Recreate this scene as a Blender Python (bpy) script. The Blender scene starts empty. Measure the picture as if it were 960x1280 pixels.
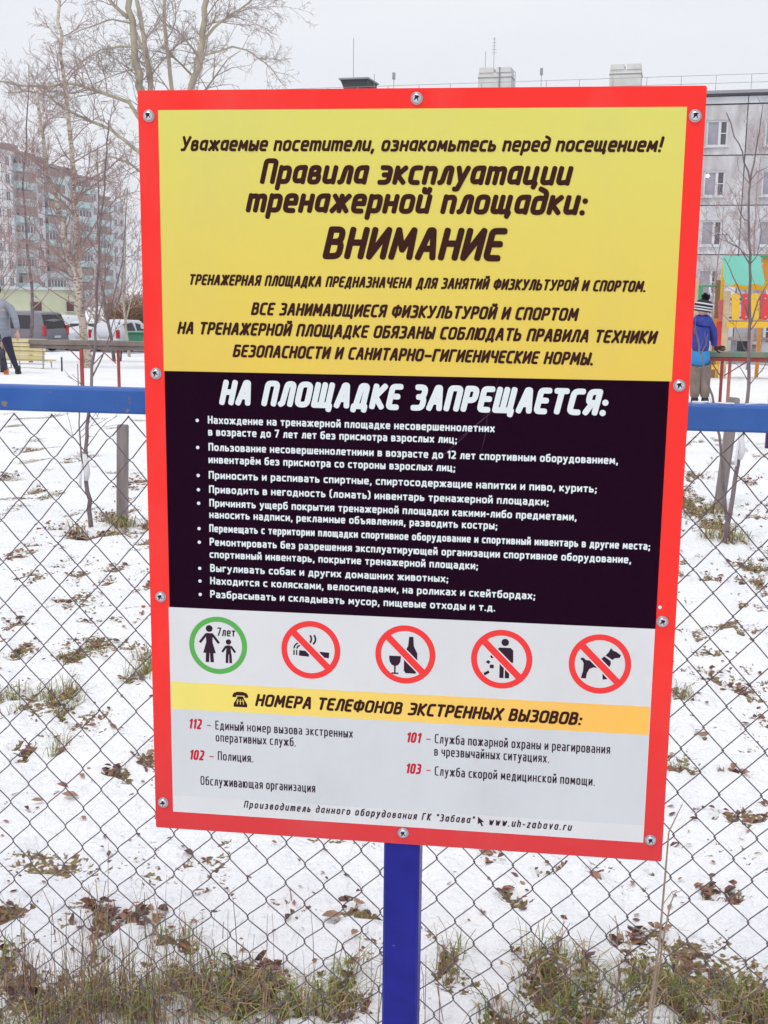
import bpy, math, random
from mathutils import Vector, Matrix, noise
C = bpy.context; S = C.scene; COL = S.collection
PI = math.pi; rad = math.radians

# ------------------------------------------------------------------ camera
GZ = 0.80                                  # sign bottom above the ground
CAM = Vector((0.1554, -1.5195, 0.7496 + GZ))
YAW, PIT, ROL, FPX = -0.12204, 0.18445, 0.01201, 1487.4
fwd = Vector((math.sin(YAW)*math.cos(PIT), math.cos(YAW)*math.cos(PIT), -math.sin(PIT)))
rgt0 = Vector((math.cos(YAW), -math.sin(YAW), 0)); up0 = rgt0.cross(fwd)
rgt = rgt0*math.cos(ROL) + up0*math.sin(ROL); upv = -rgt0*math.sin(ROL) + up0*math.cos(ROL)
cd = bpy.data.cameras.new('camera'); cam = bpy.data.objects.new('camera', cd); COL.objects.link(cam)
cam.matrix_world = Matrix(((rgt.x, upv.x, -fwd.x, CAM.x), (rgt.y, upv.y, -fwd.y, CAM.y), (rgt.z, upv.z, -fwd.z, CAM.z), (0, 0, 0, 1)))
cd.sensor_fit = 'HORIZONTAL'; cd.sensor_width = 36; cd.lens = 36*FPX/960; cd.clip_start = 0.05; cd.clip_end = 4000
S.camera = cam

# ------------------------------------------------------------------ light
SUN_EL, SUN_AZ = 63, 205                   # high behind the camera, veiled by cloud
w = bpy.data.worlds.new('World'); S.world = w; w.use_nodes = True
nt = w.node_tree; bg = nt.nodes['Background']; bg.inputs[1].default_value = 0.1
sky = nt.nodes.new('ShaderNodeTexSky'); sky.sky_type = 'NISHITA'; sky.sun_disc = False
sky.sun_elevation = rad(SUN_EL); sky.sun_rotation = rad(SUN_AZ); sky.air_density = 2; sky.dust_density = 6
hs = nt.nodes.new('ShaderNodeHueSaturation'); hs.inputs['Saturation'].default_value = 0.25
nt.links.new(sky.outputs[0], hs.inputs['Color'])
tc = nt.nodes.new('ShaderNodeTexCoord'); ns = nt.nodes.new('ShaderNodeTexNoise')
mp = nt.nodes.new('ShaderNodeMapping'); mp.inputs['Scale'].default_value = (1, 1, 3)
nt.links.new(tc.outputs['Generated'], mp.inputs[0]); nt.links.new(mp.outputs[0], ns.inputs[0])
ns.inputs['Scale'].default_value = 2.2; ns.inputs['Detail'].default_value = 5
cr = nt.nodes.new('ShaderNodeValToRGB')
cr.color_ramp.elements[0].position = .3; cr.color_ramp.elements[0].color = (8.45, 8.8, 9.5, 1)
cr.color_ramp.elements[1].position = .7; cr.color_ramp.elements[1].color = (9.35, 9.55, 10.0, 1)
nt.links.new(ns.outputs[0], cr.inputs[0])
mx = nt.nodes.new('ShaderNodeMix'); mx.data_type = 'RGBA'; mx.inputs[0].default_value = 0.93
nt.links.new(hs.outputs[0], mx.inputs[6]); nt.links.new(cr.outputs[0], mx.inputs[7]); nt.links.new(mx.outputs[2], bg.inputs[0])
sl = bpy.data.lights.new('sun', 'SUN'); sl.energy = 1.05; sl.angle = rad(16); sl.color = (1, .965, .92)
so = bpy.data.objects.new('sun', sl); COL.objects.link(so)
sd = Vector((math.sin(rad(SUN_AZ))*math.cos(rad(SUN_EL)), math.cos(rad(SUN_AZ))*math.cos(rad(SUN_EL)), math.sin(rad(SUN_EL))))
so.rotation_euler = sd.to_track_quat('Z', 'Y').to_euler()
S.view_settings.view_transform = 'Standard'; S.view_settings.look = 'None'
S.view_settings.exposure = 0.03; S.view_settings.gamma = 1
S.render.resolution_x = 768; S.render.resolution_y = 1024
S.cycles.max_bounces = 6; S.cycles.diffuse_bounces = 3

# ------------------------------------------------------------------ helpers
def ray(px, py): return fwd + rgt*((px-480)/FPX) - upv*((py-640)/FPX)
def at(px, py, D):
    d = ray(px, py); return CAM + d*(D/d.y)
def base_z(y):
    D = min(max(y - CAM.y, 18), 75); return -0.041*(D-18)
def gp(px, py):                            # where a line of sight meets the ground
    d = ray(px, py); lo, hi = 0.5, 400
    for _ in range(50):
        m = (lo+hi)/2; p = CAM + d*(m/d.y)
        if p.z > base_z(p.y): lo = m
        else: hi = m
    p = CAM + d*(lo/d.y); p.z = base_z(p.y); return p

class MB:
    def __init__(s): s.v = []; s.f = []; s.m = []
    def add(s, vs, fs, mi=0):
        o = len(s.v); s.v += [tuple(v) for v in vs]; s.f += [tuple(i+o for i in f) for f in fs]; s.m += [mi]*len(fs)
    def box(s, c, d, mi=0, M=None):
        x, y, z = c; a, b, h = d[0]/2, d[1]/2, d[2]/2
        vs = [Vector((x+i*a, y+j*b, z+k*h)) for i in (-1, 1) for j in (-1, 1) for k in (-1, 1)]
        if M: vs = [M @ v for v in vs]
        s.add(vs, [(0, 1, 3, 2), (4, 6, 7, 5), (0, 4, 5, 1), (2, 3, 7, 6), (0, 2, 6, 4), (1, 5, 7, 3)], mi)
    def bbox(s, c, d, bev, mi=0):          # box with chamfered vertical and horizontal edges along its length axis
        x, y, z = c; a, b, h = d[0]/2, d[1]/2, d[2]/2; e = bev
        def ring(X, k): return [(X, y-b+k+e, z-h+k), (X, y+b-k-e, z-h+k), (X, y+b-k, z-h+k+e), (X, y+b-k, z+h-k-e), (X, y+b-k-e, z+h-k), (X, y-b+k+e, z+h-k), (X, y-b+k, z+h-k-e), (X, y-b+k, z-h+k+e)]
        rs = [ring(x-a, e*.7), ring(x-a+e, 0), ring(x+a-e, 0), ring(x+a, e*.7)]
        vs = sum(rs, []); fs = [(i*8+j, i*8+8+j, i*8+8+(j+1) % 8, i*8+(j+1) % 8) for i in range(3) for j in range(8)]
        fs += [tuple(range(7, -1, -1)), tuple(range(24, 32))]
        fs = [f[::-1] for f in fs]
        s.add(vs, fs, mi)
    def tube(s, pts, rs, n=6, mi=0, cap=True):
        pts = [Vector(p) for p in pts]; k = len(pts)
        if not hasattr(rs, '__len__'): rs = [rs]*k
        vs = []; ref = None
        for i, p in enumerate(pts):
            t = (pts[min(i+1, k-1)] - pts[max(i-1, 0)])
            if t.length < 1e-9: t = Vector((0, 0, 1))
            t.normalize()
            if ref is None: ref = t.orthogonal().normalized()
            else:
                ref = ref - t*ref.dot(t)
                ref = ref.normalized() if ref.length > 1e-6 else t.orthogonal().normalized()
            b = t.cross(ref)
            for j in range(n):
                a = 2*PI*j/n; vs.append(p + (ref*math.cos(a)+b*math.sin(a))*rs[i])
        fs = [(i*n+j, i*n+(j+1) % n, i*n+n+(j+1) % n, i*n+n+j) for i in range(k-1) for j in range(n)]
        if cap: fs += [tuple(range(n-1, -1, -1)), tuple(range((k-1)*n, k*n))]
        s.add(vs, fs, mi)
    def lathe(s, prof, n=16, mi=0, M=None):  # prof: (radius, height) about Z
        vs = []; k = len(prof)
        for r, z in prof:
            for j in range(n): vs.append(Vector((r*math.cos(2*PI*j/n), r*math.sin(2*PI*j/n), z)))
        if M: vs = [M @ v for v in vs]
        fs = [(i*n+j, i*n+(j+1) % n, i*n+n+(j+1) % n, i*n+n+j) for i in range(k-1) for j in range(n)]
        fs += [tuple(range(n-1, -1, -1)), tuple(range((k-1)*n, k*n))]
        s.add(vs, fs, mi)
    def prism(s, poly, y0, y1, mi=0, M=None):  # polygon in XZ, extruded along Y
        n = len(poly); vs = [Vector((x, y0, z)) for x, z in poly] + [Vector((x, y1, z)) for x, z in poly]
        if M: vs = [M @ v for v in vs]
        fs = [tuple(range(n)), tuple(range(2*n-1, n-1, -1))] + [(i, i+n, (i+1) % n+n, (i+1) % n) for i in range(n)]
        s.add(vs, fs, mi)
    def build(s, name, mats, parent=None, loc=None, smooth=False):
        me = bpy.data.meshes.new(name); me.from_pydata(s.v, [], s.f)
        if not isinstance(mats, (list, tuple)): mats = [mats]
        for m in mats: me.materials.append(m)
        if len(mats) > 1: me.polygons.foreach_set('material_index', s.m)
        if smooth: me.polygons.foreach_set('use_smooth', [True]*len(s.f))
        me.update()
        return link(name, me, parent, loc)
def link(name, me, parent=None, loc=None):
    o = bpy.data.objects.new(name, me); COL.objects.link(o)
    if parent: o.parent = parent
    if loc is not None: o.location = loc
    return o
def tag(o, label=None, cat=None, group=None, kind=None):
    if label: o['label'] = label
    if cat: o['category'] = cat
    if group: o['group'] = group
    if kind: o['kind'] = kind
    return o
def thing(name, label, cat, loc=(0, 0, 0), rotz=0, group=None):
    o = bpy.data.objects.new(name, None); COL.objects.link(o); o.location = loc; o.rotation_euler = (0, 0, rotz)
    o.empty_display_size = .2
    return tag(o, label, cat, group)
def srgb(r, g, b):
    f = lambda c: (c/255/12.92) if c/255 <= .04045 else ((c/255+.055)/1.055)**2.4
    return (f(r), f(g), f(b))

def mat(name, col, rough=.7, metal=0, col2=None, scale=8, bump=0, bscale=40, detail=4, spec=.4, dist=.002, lo=.35, hi=.65, stretch=(1, 1, 1)):
    m = bpy.data.materials.new(name); m.use_nodes = True; n = m.node_tree; b = n.nodes['Principled BSDF']
    b.inputs['Roughness'].default_value = rough; b.inputs['Metallic'].default_value = metal
    b.inputs['Specular IOR Level'].default_value = spec
    b.inputs['Base Color'].default_value = (*col, 1)
    t = n.nodes.new('ShaderNodeTexCoord'); mpn = n.nodes.new('ShaderNodeMapping'); mpn.inputs['Scale'].default_value = stretch
    n.links.new(t.outputs['Object'], mpn.inputs[0])
    if col2:
        x = n.nodes.new('ShaderNodeTexNoise'); x.inputs['Scale'].default_value = scale; x.inputs['Detail'].default_value = detail
        n.links.new(mpn.outputs[0], x.inputs[0]); r = n.nodes.new('ShaderNodeValToRGB')
        r.color_ramp.elements[0].position = lo; r.color_ramp.elements[1].position = hi
        r.color_ramp.elements[0].color = (*col, 1); r.color_ramp.elements[1].color = (*col2, 1)
        n.links.new(x.outputs[0], r.inputs[0]); n.links.new(r.outputs[0], b.inputs['Base Color'])
    if bump:
        x = n.nodes.new('ShaderNodeTexNoise'); x.inputs['Scale'].default_value = bscale; x.inputs['Detail'].default_value = 5
        n.links.new(mpn.outputs[0], x.inputs[0]); bp = n.nodes.new('ShaderNodeBump'); bp.inputs['Strength'].default_value = bump
        bp.inputs['Distance'].default_value = dist
        n.links.new(x.outputs[0], bp.inputs['Height']); n.links.new(bp.outputs[0], b.inputs['Normal'])
    return m
def grad_mat(name, axis, p0, p1, c0, c1, grain=.06):   # a printed colour gradient along the panel
    m = mat(name, c0, rough=.45, spec=.13); n = m.node_tree; b = n.nodes['Principled BSDF']
    t = n.nodes.new('ShaderNodeTexCoord'); sp = n.nodes.new('ShaderNodeSeparateXYZ'); n.links.new(t.outputs['Object'], sp.inputs[0])
    mr = n.nodes.new('ShaderNodeMapRange'); mr.inputs[1].default_value = p0; mr.inputs[2].default_value = p1
    n.links.new(sp.outputs[axis], mr.inputs[0])
    mxn = n.nodes.new('ShaderNodeMix'); mxn.data_type = 'RGBA'; mxn.inputs[6].default_value = (*c0, 1); mxn.inputs[7].default_value = (*c1, 1)
    n.links.new(mr.outputs[0], mxn.inputs[0])
    x = n.nodes.new('ShaderNodeTexNoise'); x.inputs['Scale'].default_value = 700; x.inputs['Detail'].default_value = 2; n.links.new(t.outputs['Object'], x.inputs[0])
    m2 = n.nodes.new('ShaderNodeMapRange'); m2.inputs[3].default_value = 1-grain; m2.inputs[4].default_value = 1+grain; n.links.new(x.outputs[0], m2.inputs[0])
    vm = n.nodes.new('ShaderNodeVectorMath'); vm.operation = 'SCALE'; n.links.new(mxn.outputs[2], vm.inputs[0]); n.links.new(m2.outputs[0], vm.inputs['Scale'])
    n.links.new(vm.outputs[0], b.inputs['Base Color'])
    return m

# ------------------------------------------------------------------ the ground: thin snow over grass, with melted patches
R = random.Random(7)
PATCH = [  # photo px of bare spots: x, y, half width, half height, kind
 (15,812,28,9,'g'),(108,815,30,14,'g'),(180,835,22,14,'g'),(20,868,30,7,'g'),(83,868,26,8,'g'),(85,888,15,9,'g'),(15,886,20,5,'g'),
 (18,940,8,7,'l'),(32,932,6,6,'l'),(72,936,11,11,'g'),(135,905,14,6,'l'),(187,950,12,12,'l'),(145,970,17,7,'l'),(55,922,6,4,'l'),
 (23,698,16,7,'l'),(44,684,8,5,'l'),(98,720,14,5,'l'),(133,720,11,5,'l'),(76,707,9,6,'l'),(177,727,14,6,'l'),(108,780,9,6,'l'),(14,780,14,7,'l'),
 (183,760,12,4,'l'),(153,664,17,10,'g'),(98,670,9,5,'g'),(122,671,6,4,'l'),(188,655,6,6,'l'),(10,595,10,5,'l'),(65,618,14,5,'g'),(48,612,6,3,'l'),
 (15,1133,17,9,'l'),(118,1133,24,12,'b'),(253,1112,12,5,'l'),(255,1130,26,5,'l'),(215,1150,11,6,'l'),(134,1177,22,12,'g'),(218,1174,44,9,'g'),
 (18,1192,20,14,'g'),(245,1235,62,32,'g'),(372,1132,24,6,'b'),(443,1139,28,8,'b'),(415,1157,13,7,'l'),(430,1235,30,32,'g'),(563,1205,22,24,'g'),
 (641,1120,22,9,'b'),(690,1083,10,7,'l'),(750,1096,14,5,'l'),(815,1104,12,7,'l'),(882,1018,9,6,'l'),(932,1034,18,14,'l'),(890,1046,10,6,'l'),
 (854,1060,9,5,'l'),(879,1110,13,9,'l'),(857,1117,10,5,'l'),(762,1184,26,8,'b'),(772,1204,7,6,'l'),(690,1222,42,28,'g'),(825,1237,48,22,'g'),
 (857,1216,10,8,'l'),(889,1213,9,7,'l'),(868,1202,8,6,'l'),(910,1240,26,14,'g'),(945,1252,30,24,'g'),(860,628,17,12,'g'),(893,656,18,10,'g'),
 (940,706,20,7,'g'),(892,720,11,7,'l'),(937,600,12,4,'l'),(857,612,9,5,'l'),(905,640,12,5,'l'),(940,760,8,4,'l'),(865,790,8,5,'l'),(880,835,9,5,'g'),
 (925,860,12,6,'l'),(855,870,12,5,'g'),(945,905,10,6,'l'),(880,930,9,6,'l'),(850,962,10,5,'g'),(915,960,14,7,'l'),(60,1240,80,34,'t'),(20,1225,30,22,'t'),(335,1248,44,26,'g'),
 (620,1260,26,18,'g'),(500,1200,14,8,'g'),(160,1260,50,20,'g'),(35,560,14,3,'l'),(95,575,10,3,'l'),(10,640,12,4,'g'),(175,600,14,3,'l'),(60,655,14,3,'l'),(150,800,14,4,'l'),
 (290,1255,40,22,'g'),(400,1260,30,18,'g'),(740,1258,40,18,'g'),(880,1265,40,14,'g')]
PW = []
for px, py, rx, ry, k in PATCH:
    c = gp(px, py); a = rx/FPX*(c.y-CAM.y); b = ry/FPX*(c.y-CAM.y)*(c.y-CAM.y)/1.62
    PW.append((c.x, c.y, a*1.25, b*1.3, k))
for i in range(70):                         # the ground behind the sign and beside the view has such spots too
    x = R.uniform(-6, 6); y = R.uniform(1.2, 14)
    q = Vector((x, y, 0)) - CAM; sx = 480 + FPX*q.dot(rgt)/q.dot(fwd)
    if 215 < sx < 800 or sx < -20 or sx > 980: PW.append((x, y, R.uniform(.04, .22), R.uniform(.05, .3), R.choice('glllb')))
for i in range(170):
    x = R.uniform(-3.2, 2.4); y = .9 + 8*R.random()**1.2; PW.append((x, y, R.uniform(.02, .09)*(1+y*.08), R.uniform(.02, .10)*(1+y*.08), R.choice('lllb')))
GRID = {}
for p in PW:
    r = max(p[2], p[3])*1.6
    for i in range(math.floor(p[0]-r), math.floor(p[0]+r)+1):
        for j in range(math.floor(p[1]-r), math.floor(p[1]+r)+1): GRID.setdefault((i, j), []).append(p)
def melt(x, y):
    v = 0; ox, oy = x, y
    if -3 < y < 16 and abs(x) < 12:
        s_ = .05 + .012*max(y, 0); x += s_*noise.noise(Vector((ox*9, oy*7, 21))) + s_*.6*noise.noise(Vector((ox*25, oy*18, 31))); y += s_*1.3*noise.noise(Vector((ox*9, oy*7, 41))) + s_*.7*noise.noise(Vector((ox*25, oy*18, 51)))
    for cx, cy, a, b, k in GRID.get((math.floor(x), math.floor(y)), ()):
        d = ((x-cx)/a)**2 + ((y-cy)/b)**2
        if d < 4: v = max(v, 1.25 - math.sqrt(d))
    if -3 < y < 16 and abs(x) < 12:
        nz = noise.fractal(Vector((x*2.6, y*2.6, 3)), .9, 2.1, 4)
        nz2 = noise.fractal(Vector((x*14, y*9, 5)), .9, 2.1, 3)
        if v > 0: v += .75*nz2 - .10
        v = max(v, (nz-.15)*1.3 + nz2*.56 + min(max(y-2.5, 0), 5)*.02)
    return min(max(v, 0), 1)
def gz(x, y, fine=True):
    z = base_z(y)
    if fine and y < 40 and abs(x) < 30:
        z += .03*noise.noise(Vector((x*1.3, y*1.3, 0))) + .03*noise.noise(Vector((x*4, y*4, 7))) +   .027*noise.noise(Vector((x*11, y*11, 2))) + .012*noise.noise(Vector((x*27, y*27, 5))) - .03*max(0, noise.noise(Vector((x*2.6, y*2.6, 17)))-.25)
    return z
def axis(lo, hi, step, far_lo, far_hi, g):
    a = [lo+step*i for i in range(int((hi-lo)/step)+1)]; s = step; x = a[-1]
    while x < far_hi: s *= g; x += s; a.append(x)
    s = step; x = a[0]; pre = []
    while x > far_lo: s *= g; x -= s; pre.append(x)
    return pre[::-1] + a
xs = axis(-1.7, 1.5, .02, -900, 900, 1.045); ys = axis(.4, 3.6, .02, -60, 2500, 1.028)
vs = []; mv = []
for y in ys:
    for x in xs:
        z = gz(x, y); m = melt(x, y) if y < 18 and abs(x) < 12 else 0
        vs.append((x, y, z - .022*m)); mv.append(m)
nx = len(xs)
fs = [(j*nx+i, j*nx+i+1, (j+1)*nx+i+1, (j+1)*nx+i) for j in range(len(ys)-1) for i in range(nx-1)]
me = bpy.data.meshes.new('ground'); me.from_pydata(vs, [], fs); me.polygons.foreach_set('use_smooth', [True]*len(fs))
at_ = me.attributes.new('melt', 'FLOAT', 'POINT'); at_.data.foreach_set('value', mv)
gm = bpy.data.materials.new('snow'); gm.use_nodes = True; n = gm.node_tree; b = n.nodes['Principled BSDF']
b.inputs['Roughness'].default_value = .75; b.inputs['Specular IOR Level'].default_value = .25
tcn = n.nodes.new('ShaderNodeTexCoord'); an = n.nodes.new('ShaderNodeAttribute'); an.attribute_name = 'melt'
def tex(sc, det=5, src=None, z=None):
    x = n.nodes.new('ShaderNodeTexNoise'); x.inputs['Scale'].default_value = sc; x.inputs['Detail'].default_value = det
    n.links.new(tcn.outputs['Object'], x.inputs[0]); return x
def ramp(src, p0, c0, p1, c1):
    r = n.nodes.new('ShaderNodeValToRGB'); r.color_ramp.elements[0].position = p0; r.color_ramp.elements[1].position = p1
    r.color_ramp.elements[0].color = (*c0, 1); r.color_ramp.elements[1].color = (*c1, 1); n.links.new(src, r.inputs[0]); return r
snowc = ramp(tex(1.2).outputs[0], .3, (.86, .87, .90), .7, (.955, .955, .965))
soil = ramp(tex(110, 8).outputs[0], .40, (.045, .022, .02), .60, (.42, .27, .17))
grn = ramp(tex(42, 8).outputs[0], .42, (.16, .075, .05), .56, (.22, .23, .08))
mm = n.nodes.new('ShaderNodeMix'); mm.data_type = 'RGBA'; mm.inputs[0].default_value = .5
n.links.new(soil.outputs[0], mm.inputs[6]); n.links.new(grn.outputs[0], mm.inputs[7])
ad = n.nodes.new('ShaderNodeMath'); ad.operation = 'ADD'
sc_ = n.nodes.new('ShaderNodeMath'); sc_.operation = 'MULTIPLY_ADD'; n.links.new(tex(70, 7).outputs[0], sc_.inputs[0]); sc_.inputs[1].default_value = 2.0; sc_.inputs[2].default_value = -1.02
n.links.new(an.outputs['Fac'], ad.inputs[0]); n.links.new(sc_.outputs[0], ad.inputs[1])
mk_ = ramp(ad.outputs[0], .42, (0, 0, 0), .56, (1, 1, 1))
m3 = n.nodes.new('ShaderNodeMix'); m3.data_type = 'RGBA'; n.links.new(mk_.outputs[0], m3.inputs[0]); n.links.new(snowc.outputs[0], m3.inputs[6]); n.links.new(mm.outputs[2], m3.inputs[7])
n.links.new(m3.outputs[2], b.inputs['Base Color'])
bp = n.nodes.new('ShaderNodeBump'); bp.inputs['Strength'].default_value = 1; bp.inputs['Distance'].default_value = .022
n.links.new(tex(38, 6).outputs[0], bp.inputs['Height']); n.links.new(bp.outputs[0], b.inputs['Normal'])
me.materials.append(gm); tag(link('ground', me), kind='structure')

# ------------------------------------------------------------------ leaves and grass
mleaf = [mat('leaf_brown', (.24, .115, .085), .8, col2=(.42, .23, .16), scale=60), mat('leaf_dark', (.09, .045, .045), .8, col2=(.21, .11, .10), scale=60),
         mat('leaf_pale', (.30, .18, .12), .8, col2=(.42, .27, .18), scale=60)]
def leaf(mb, p, s, ang, tilt, curl, mi):
    M = Matrix.Translation(p) @ Matrix.Rotation(ang, 4, 'Z') @ Matrix.Rotation(tilt, 4, 'X') @ Matrix.Rotation(tilt*.7, 4, 'Y')
    o = [(-1, 0, 0), (-.45, .42, curl), (.25, .5, curl*1.3), (1, .02, curl*.4), (.3, -.46, curl*1.2), (-.4, -.4, curl), (0, 0, -.03)]
    mb.add([M @ (Vector(q)*s) for q in o], [(6, 0, 5), (6, 5, 4), (6, 4, 3), (6, 3, 2), (6, 2, 1), (6, 1, 0)], mi)
lm = MB(); gr = MB(); dr = MB()
def blade(mb, p, h, w_, lean, ang, mi):
    d = Vector((math.cos(ang), math.sin(ang), 0)); sd_ = Vector((-d.y, d.x, 0)); a = R.uniform(-.5, .5); sd_ = (sd_*math.cos(a)+d*math.sin(a))*w_
    q = [p, p + Vector((0, 0, h*.5)) + d*lean*h*.25, p + Vector((0, 0, h*max(.92-.45*lean, .3))) + d*lean*h*.75, p + Vector((0, 0, h*max(1-.95*lean, .06))) + d*lean*h*1.25]
    mb.add([q[0]-sd_, q[0]+sd_, q[1]+sd_*.9, q[1]-sd_*.9, q[2]+sd_*.6, q[2]-sd_*.6, q[3]], [(0, 1, 2, 3), (3, 2, 4, 5), (5, 4, 6)], mi)
for cx, cy, a, bb, k in PW:
    area = PI*a*bb; near = cy < 3.2
    nl = int(min(area*(1900 if near else 700), 260)) if k in 'lb' else int(min(area*420, 110))
    for i in range(max(nl, 2)):
        t = R.uniform(0, 2*PI); q = math.sqrt(R.random())*1.0; q *= 1.25; x = cx+a*q*math.cos(t); y = cy+bb*q*math.sin(t)
        if melt(x, y) < .12: continue
        leaf(lm, Vector((x, y, gz(x, y)+R.uniform(-.01, .01))), R.uniform(.007, .023), R.uniform(0, 6.3), R.gauss(0, .7), R.uniform(-.1, .5), R.choices((0, 1, 2), (5, 5, 1))[0])
    dens = {'g': 7500, 'b': 900, 't': 1200, 'l': 250}[k]
    ng = int(min(area*dens*(1 if near else .5), 3600 if near else 700))
    for i in range(ng):
        t = R.uniform(0, 2*PI); q = math.sqrt(R.random())*1.1; x = cx+a*q*math.cos(t); y = cy+bb*q*math.sin(t)
        if melt(x, y) < .25: continue
        h = R.uniform(.03, .10)*(1.25 if near else .45); pz = Vector((x, y, gz(x, y)-.02))
        mi = R.choices((0, 1, 2), (5, 3, 2) if k == 'g' else (0, 3, 4))[0]
        blade(gr, pz, h, R.uniform(.0009, .0018)*(1 if near else 1.8), R.uniform(.3, 1.05), R.uniform(0, 6.3), mi)
# scattered single leaves on the snow
for i in range(2600):
    x = R.uniform(-3, 2.6); y = .5 + 9*R.random()**1.4
    if noise.noise(Vector((x*1.5, y*1.5, 9))) < -.15: continue
    leaf(lm, Vector((x, y, gz(x, y)+.004)), R.uniform(.004, .015), R.uniform(0, 6.3), R.gauss(0, .35), R.uniform(0, .4), R.choices((0, 1, 2), (4, 5, .6))[0])
# thin tall stems along the foot of the fence
for i in range(1300):
    x = R.uniform(-1.5, 1.3) if i % 2 else R.gauss(-.72, .16); y = .53 + R.gauss(.12, .16)
    dens_ = noise.noise(Vector((x*4, 1, 2)))
    if i % 2 and dens_ < -.05: continue
    blade(dr, Vector((x, y, gz(x, y)-.01)), R.uniform(.06, .22)*(1.1 if x < -.5 else 1), R.uniform(.0006, .0012), R.uniform(.02, .45), R.uniform(0, 6.3), R.choices((0, 1, 2), (3, 4, 2))[0])
for i in range(15000):                       # the turf strip under the fence, in tufts
    x = R.uniform(-1.6, 1.4); y = R.uniform(.35, .84)
    t = noise.noise(Vector((x*3.4, y*2, 12))) + .5*noise.noise(Vector((x*11, y*9, 4)))
    if t < .20+(y-.6)*.8: continue
    blade(gr, Vector((x, y, gz(x, y)-.015)), R.uniform(.05, .15), R.uniform(.0010, .0019), R.uniform(.4, 1.25), R.uniform(0, 6.3), R.choices((0, 1, 2), (6, 3, 2))[0])
gms = [mat('grass_green', (.15, .20, .05), .7, col2=(.30, .32, .10), scale=20), mat('grass_straw', (.52, .40, .23), .7, col2=(.40, .28, .15), scale=20), mat('grass_brown', (.29, .17, .11), .7)]
dms = [mat('stem_brown', (.29, .17, .135), .8), mat('stem_straw', (.33, .25, .16), .8), mat('stem_dark', (.15, .10, .095), .8)]
tag(lm.build('fallen_leaves', mleaf), kind='stuff'); tag(gr.build('grass', gms), kind='stuff'); tag(dr.build('dry_stems', dms), kind='stuff')
for (px, py, s, an_, lab) in ((47, 1004, .024, .3, 'pale brown leaf on the snow, left one of two left of the sign'), (88, 1005, .034, .1, 'larger pale brown leaf on the snow, right one of two left of the sign'),
                           (415, 1157, .034, .4, 'pinkish brown fallen leaf lying left of the navy sign post'), (443, 1182, .022, 1.3, 'small rounded brown leaf standing on edge beside the navy post'), (857, 1216, .03, 2.2, 'dark brown leaf in the grass at the lower right')):
    q = gp(px, py); lb = MB(); leaf(lb, Vector((0, 0, 0)), s*.8, an_, .22, .18, 0)
    tag(lb.build('fallen_leaf', mleaf[1] if py == 1216 else mleaf[2], None, (q.x, q.y, gz(q.x, q.y)+.012)), lab, 'leaf')
def stalk(name, label, cat, pts, rs, mt, twigs=()):
    b0 = Vector(pts[0]); t = thing(name, label, cat, b0); m_ = MB(); m_.tube([Vector(p)-b0 for p in pts], rs, 5); m_.build('stem', mt, t)
    for tw in twigs: k_ = MB(); k_.tube([Vector(p)-b0 for p in tw], .0009, 4); k_.build('twig', mt, t)
mst = mat('dry_stalk', (.42, .33, .24), .8, col2=(.3, .22, .16), scale=30)
g1 = gp(815, 1268)
stalk('dry_stalk', 'tall pale dry weed stalk rising to the lower right corner of the sign', 'weed stalk', [at(808, 1290, 1.95), at(823, 1190, 1.97), at(831, 1100, 1.98), at(836, 1040, 1.99), at(853, 1005, 1.99)], [.0028, .0022, .0018, .0014, .0007], mst, [[at(829, 1130, 1.98), at(840, 1115, 1.98), at(846, 1113, 1.97)], [at(826, 1160, 1.97), at(805, 1165, 1.97), at(784, 1156, 1.96)]])
stalk('dry_stalk', 'forked thin dry weed stalk bending beside the taller one at the lower right', 'weed stalk', [at(812, 1290, 1.99), at(828, 1180, 1.98), at(838, 1130, 1.98), at(844, 1116, 1.98), at(852, 1113, 1.98)], [.0022, .0018, .0014, .001, .0006], mst)

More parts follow.
